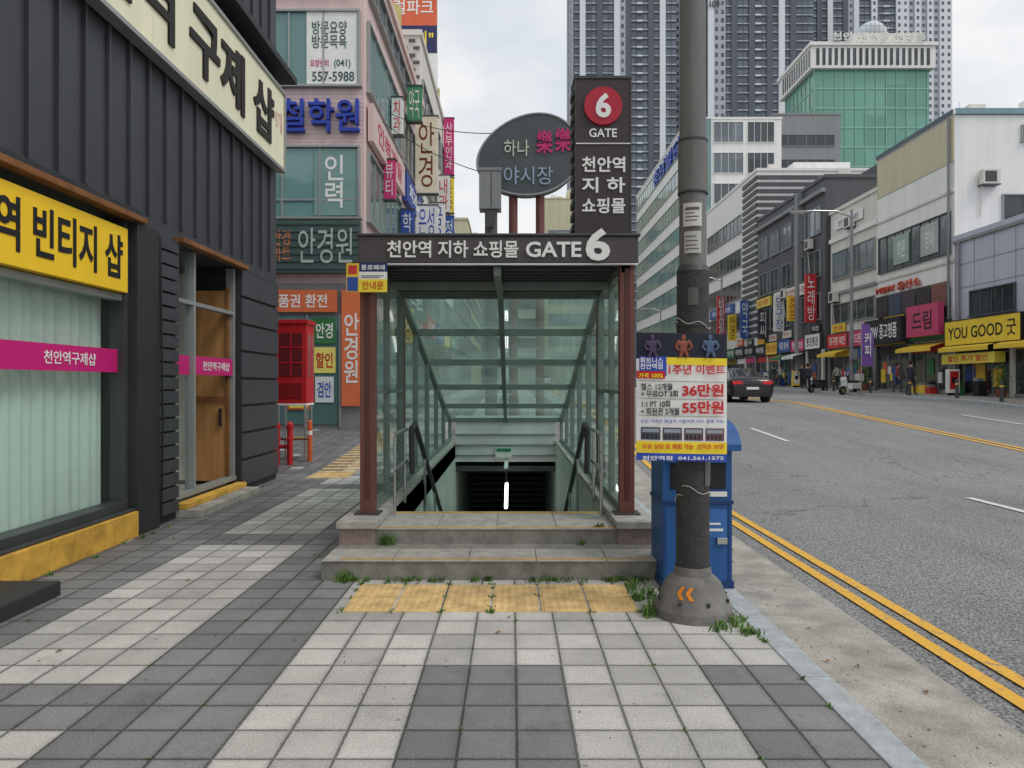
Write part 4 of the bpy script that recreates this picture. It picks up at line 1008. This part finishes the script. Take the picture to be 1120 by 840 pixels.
# ---------------------------------------------------------------- car
def car(x,y,zg,col,name='sedan_car'):
    e=top(name,(x,y,zg)); m=pmat('car_paint',col,.18,.3,.03,1,spec=.8); gl=pmat('car_glass',(.015,.018,.02),.05,spec=1); tyre=pmat('tyre',(.02,.02,.02),.8)
    st=[(0,.42,.78,.72,.76,.66),(.06,.28,.88,.86,.98,.74),(.3,.24,.91,.94,1.06,.78),(.75,.24,.92,.97,1.1,.74),(1.35,.24,.93,.97,1.36,.62),(1.8,.24,.93,.96,1.45,.6),
     (2.6,.24,.93,.95,1.47,.61),(3.05,.24,.93,.95,1.38,.63),(3.65,.24,.92,.93,1.03,.7),(4.1,.24,.91,.86,.93,.7),(4.55,.26,.86,.74,.8,.62),(4.72,.36,.74,.62,.66,.52)]
    vs=[]
    for (yy,zb,wb,zl,zt,wt) in st:
        half=[(wb*.9,zb),(wb*.99,zb+.12),(wb,(zb+zl)/2+.03),(wb*.97,zl),(wt,zt-.04),(wt*.85,zt)]
        pts=[(a,z) for a,z in half]+[(0,zt+.015)]+[(-a,z) for a,z in reversed(half)]
        for a,z in pts: vs.append((x+a,y+yy,zg+z))
    n=13
    b=MB('body',e)
    for i in range(len(st)-1):
        for j in range(n-1):
            isg = (j in(3,8)) and 3<=i<=7 or (j in(4,5,6,7)) and i in (3,4,7)
            b.f.append([i*n+j,(i+1)*n+j,(i+1)*n+j+1,i*n+j+1]); b.m.append(b.mi(gl if isg else m)); b.sm.append(True)
        b.f.append([i*n,i*n+n-1,(i+1)*n+n-1,(i+1)*n]); b.m.append(b.mi(black)); b.sm.append(False)
    b.f.append(list(range(n))); b.m.append(b.mi(m)); b.sm.append(False)
    b.f.append([ (len(st)-1)*n+q for q in range(n)]); b.m.append(b.mi(m)); b.sm.append(False)
    b.v=[Vector(v) for v in vs]
    b.done()
    b=MB('wheels',e)
    for sx in(-1,1):
        for yy in(.85,3.75):
            b.cyl((x+sx*.7,y+yy,zg+.33),(x+sx*.935,y+yy,zg+.33),.33,.33,tyre,24); b.cyl((x+sx*.935,y+yy,zg+.33),(x+sx*.945,y+yy,zg+.33),.21,.2,steel,16)
            b.cyl((x+sx*.69,y+yy,zg+.38),(x+sx*.925,y+yy,zg+.38),.38,.38,black,20)
    b.done()
    tlm=pmat('tail_red',(.6,.02,.02),.2,emit=.15)
    b=MB('lamps_and_trim',e)
    for sx in(-1,1):
        b.box(x+sx*.62-.2,x+sx*.62+.2,y-.0,y+.09,zg+.76,zg+.9,tlm); b.box(x+sx*.95-.06,x+sx*.95+.06,y+2.95,y+3.1,zg+.95,zg+1.08,m)
        b.box(x+sx*.55-.12,x+sx*.55+.12,y-.02,y+.03,zg+.3,zg+.36,steel)
    b.box(x-.42,x+.42,y+.02,y+.08,zg+.83,zg+.85,steel)
    b.box(x-.26,x+.26,y-.03,y-.0,zg+.54,zg+.65,white); b.box(x-.8,x+.8,y-.03,y+.05,zg+.24,zg+.42,black); b.done(.01)
car(9.05+.92,30.3,gz(10,32)-.02,(.012,.012,.014))
car(14.2,75,G(75)-.12,(.5,.5,.52)); car(4.2,95,G(90)-.12,(.6,.6,.6))

# ---------------------------------------------------------------- people
def person(x,y,g,face,shirt,trouser,hair=(.02,.015,.012),stride=.25,h=1.7):
    e=top('pedestrian',(x,y,g)); e.rotation_euler=(0,0,face)
    m,n,l,bs=newmat('clothes'); tc=n.new('ShaderNodeTexCoord'); sp=n.new('ShaderNodeSeparateXYZ'); l.new(tc.outputs['Object'],sp.inputs[0])
    cr=n.new('ShaderNodeValToRGB'); cr.color_ramp.interpolation='CONSTANT'; el=cr.color_ramp.elements
    dv=n.new('ShaderNodeMath'); dv.operation='DIVIDE'; dv.inputs[1].default_value=1.8; l.new(sp.outputs[2],dv.inputs[0]); l.new(dv.outputs[0],cr.inputs[0])
    skin=(.5,.3,.21)
    el[0].position=0; el[0].color=(.03,.03,.03,1); el[1].position=.1/1.8; el[1].color=list(trouser)+[1]
    q=el.new(.93/1.8); q.color=list(shirt)+[1]; q=el.new(1.43/1.8); q.color=list(skin)+[1]
    ax=n.new('ShaderNodeMath'); ax.operation='ABSOLUTE'; l.new(sp.outputs[0],ax.inputs[0])
    g1=n.new('ShaderNodeMath'); g1.operation='GREATER_THAN'; g1.inputs[1].default_value=.2; l.new(ax.outputs[0],g1.inputs[0])
    g2=n.new('ShaderNodeMath'); g2.operation='LESS_THAN'; g2.inputs[1].default_value=.93; l.new(sp.outputs[2],g2.inputs[0])
    mm=n.new('ShaderNodeMath'); mm.operation='MULTIPLY'; l.new(g1.outputs[0],mm.inputs[0]); l.new(g2.outputs[0],mm.inputs[1])
    mx=n.new('ShaderNodeMix'); mx.data_type='RGBA'; l.new(mm.outputs[0],mx.inputs['Factor']); l.new(cr.outputs[0],mx.inputs['A']); mx.inputs['B'].default_value=list(skin)+[1]
    l.new(mx.outputs['Result'],bs.inputs['Base Color']); bs.inputs['Roughness'].default_value=.85
    s=stride
    J=[((0,0,.95),.13),((0,0,1.15),.125),((0,0,1.36),.14),((0,0,1.47),.055),((0,-.01,1.54),.055),
       ((-.1,0,.88),.09),((-.1,-s*.5,.5),.062),((-.1,-s*.6,.09),.042),((-.1,-s*.6-.16,.04),.035),
       ((.1,0,.88),.09),((.1,s*.15,.5),.062),((.1,s*.9,.12),.042),((.1,s*.9-.15,.05),.035),
       ((-.19,0,1.38),.06),((-.25,s*.35,1.12),.043),((-.25,s*.25-.08,.86),.03),((-.25,s*.25-.1,.77),.028),
       ((.19,0,1.38),.06),((.25,-s*.25,1.12),.043),((.25,-s*.5-.08,.88),.03),((.25,-s*.5-.12,.8),.028)]
    ed=[(0,1),(1,2),(2,3),(3,4),(0,5),(5,6),(6,7),(7,8),(0,9),(9,10),(10,11),(11,12),(2,13),(13,14),(14,15),(15,16),(2,17),(17,18),(18,19),(19,20)]
    k=h/1.7
    me=bpy.data.meshes.new('body'); me.from_pydata([Vector(p)*k for p,_ in J],ed,[]); me.materials.append(m)
    o=bpy.data.objects.new('body',me); S.collection.objects.link(o); o.parent=e
    sk=o.modifiers.new('skin','SKIN'); 
    for i,(p,r) in enumerate(J): me.skin_vertices[0].data[i].radius=(r*k,r*k*(.8 if i<3 else 1))
    me.skin_vertices[0].data[0].use_root=True
    sk.use_smooth_shade=True
    ss=o.modifiers.new('sub','SUBSURF'); ss.levels=2; ss.render_levels=2
    sm=pmat('skin',skin,.6); hm_=pmat('hair',hair,.7)
    b=MB('head',None); b.ball((0,0,0),.1,sm,.82,.98,1.2,10); b.ball((0,.02,.025),.108,hm_,.86,.98,1.14,10)
    b.cyl((0,-.09,-.01),(0,-.115,-.025),.012,.016,sm,8)
    for sx in(-1,1): b.ball((sx*.032,-.088,.012),.011,black,n=5); b.ball((sx*.083,.0,-.01),.02,sm,.5,1,1.4,5)
    b.box(-.022,.022,-.094,-.088,-.052,-.044,pmat('lips',(.35,.12,.1)))
    ho=b.done(); ho.parent=e; ho.location=(0,-.015,(1.62-.12)*k)
    return e
rad=math.radians
person(19.9,36.5,G(36.5),rad(110),(.03,.035,.05),(.02,.022,.03))
person(20.6,52,G(52),rad(10),(.03,.03,.035),(.02,.02,.03)); person(21.3,52.3,G(52.3),rad(-10),(.08,.08,.1),(.02,.02,.03))
person(19.95,43,G(43),rad(170),(.05,.16,.5),(.03,.04,.08)); person(22.0,60,G(60),0,(.5,.5,.5),(.05,.05,.07))
person(20.9,47,G(47),rad(190),(.4,.38,.34),(.03,.03,.04),h=1.62); person(21.6,41,G(41),rad(75),(.25,.05,.05),(.04,.05,.1),h=1.65)
person(20.4,57,G(57),rad(200),(.04,.05,.06),(.1,.1,.12)); person(20.9,66,G(66),rad(20),(.3,.3,.1),(.03,.03,.04)); person(20.0,49.5,G(49.5),rad(160),(.05,.05,.07),(.02,.02,.02))
def scooter(x,y,g,wc,box=True):
    e=top('delivery_scooter',(x,y,g)); b=MB('scooter_body',e); ty=black
    def cy(yy): 
        b.cyl((x-.06,y+yy,g+.24),(x+.06,y+yy,g+.24),.24,.24,ty,20); b.cyl((x-.065,y+yy,g+.24),(x+.065,y+yy,g+.24),.13,.13,steel,14)
    cy(0); cy(1.25)
    b.raw([(x-.18,y+.12,g+.5),(x+.18,y+.12,g+.5),(x+.2,y+.08,g+.95),(x-.2,y+.08,g+.95),(x-.16,y+.28,g+.35),(x+.16,y+.28,g+.35),(x+.14,y+.2,g+1.0),(x-.14,y+.2,g+1.0)],[(0,1,2,3),(4,7,6,5),(0,4,5,1),(1,5,6,2),(2,6,7,3),(3,7,4,0)],wc)
    b.box(x-.14,x+.14,y+.25,y+.7,g+.28,g+.36,wc); b.box(x-.17,x+.17,y+.65,y+1.35,g+.35,g+.68,wc); b.box(x-.15,x+.15,y+.62,y+1.2,g+.68,g+.8,black)
    if box: b.box(x-.22,x+.22,y+1.15,y+1.55,g+.8,g+1.2,wc)
    b.cyl((x,y,g+.24),(x,y+.15,g+1.05),.03,.03,steel,8); b.cyl((x-.33,y+.2,g+1.08),(x+.33,y+.2,g+1.08),.02,.02,black,8)
    b.ball((x,y+.06,g+.85),.08,white,n=8); b.cyl((x-.25,y+.18,g+1.08),(x-.3,y+.14,g+1.28),.01,.01,black,6); b.cyl((x+.25,y+.18,g+1.08),(x+.3,y+.14,g+1.28),.01,.01,black,6)
    b.box(x-.1,x+.1,y-.15,y+.2,g+.48,g+.52,wc); b.done(.02)
    e.rotation_euler=(0,0,rad(-62))
scooter(18.7,41.4,G(41.4)-.12,paint(226,226,222)); scooter(18.6,45.5,G(45.5)-.12,paint(60,60,66),False)

# ---------------------------------------------------------------- world / light / camera
w=bpy.data.worlds.new('World'); S.world=w; w.use_nodes=True; nt=w.node_tree; n=nt.nodes; l=nt.links
for q in list(n): n.remove(q)
out=n.new('ShaderNodeOutputWorld'); sky=n.new('ShaderNodeTexSky'); sky.sky_type='NISHITA'; sky.sun_disc=False
sky.sun_elevation=math.radians(52); sky.sun_rotation=math.radians(120); sky.dust_density=3
b1=n.new('ShaderNodeBackground'); b1.inputs[1].default_value=.1; l.new(sky.outputs[0],b1.inputs[0])
tc=n.new('ShaderNodeTexCoord'); mp=n.new('ShaderNodeMapping'); mp.inputs['Scale'].default_value=(1,1,2.4); l.new(tc.outputs['Generated'],mp.inputs[0])
no=n.new('ShaderNodeTexNoise'); no.inputs['Scale'].default_value=3.2; no.inputs['Detail'].default_value=8; no.inputs['Roughness'].default_value=.6; l.new(mp.outputs[0],no.inputs['Vector'])
cr=n.new('ShaderNodeValToRGB'); cr.color_ramp.elements[0].position=.34; cr.color_ramp.elements[0].color=(.72,.78,.85,1); cr.color_ramp.elements[1].position=.64; cr.color_ramp.elements[1].color=(1.0,1.0,1.0,1)
l.new(no.outputs['Fac'],cr.inputs[0]); b2=n.new('ShaderNodeBackground'); b2.inputs[1].default_value=1.0; l.new(cr.outputs[0],b2.inputs[0])
ms=n.new('ShaderNodeMixShader'); ms.inputs[0].default_value=.9; l.new(b1.outputs[0],ms.inputs[1]); l.new(b2.outputs[0],ms.inputs[2]); l.new(ms.outputs[0],out.inputs[0])
sd=bpy.data.lights.new('sun','SUN'); sd.energy=1.2; sd.angle=math.radians(22); sd.color=(1,.97,.93)
so=bpy.data.objects.new('sun',sd); S.collection.objects.link(so)
el_=math.radians(52); az=math.radians(120)
d=Vector((math.sin(az)*math.cos(el_),math.cos(az)*math.cos(el_),math.sin(el_)))
so.rotation_euler=d.to_track_quat('Z','Y').to_euler()
so.location=(10,-5,30)
cd=bpy.data.cameras.new('camera'); cd.lens=36*800/1120; cd.sensor_width=36; cd.clip_end=5000; cd.clip_start=.05
co=bpy.data.objects.new('camera',cd); co.location=(0,0,1.6); co.rotation_euler=(math.radians(90),0,0); S.collection.objects.link(co); S.camera=co
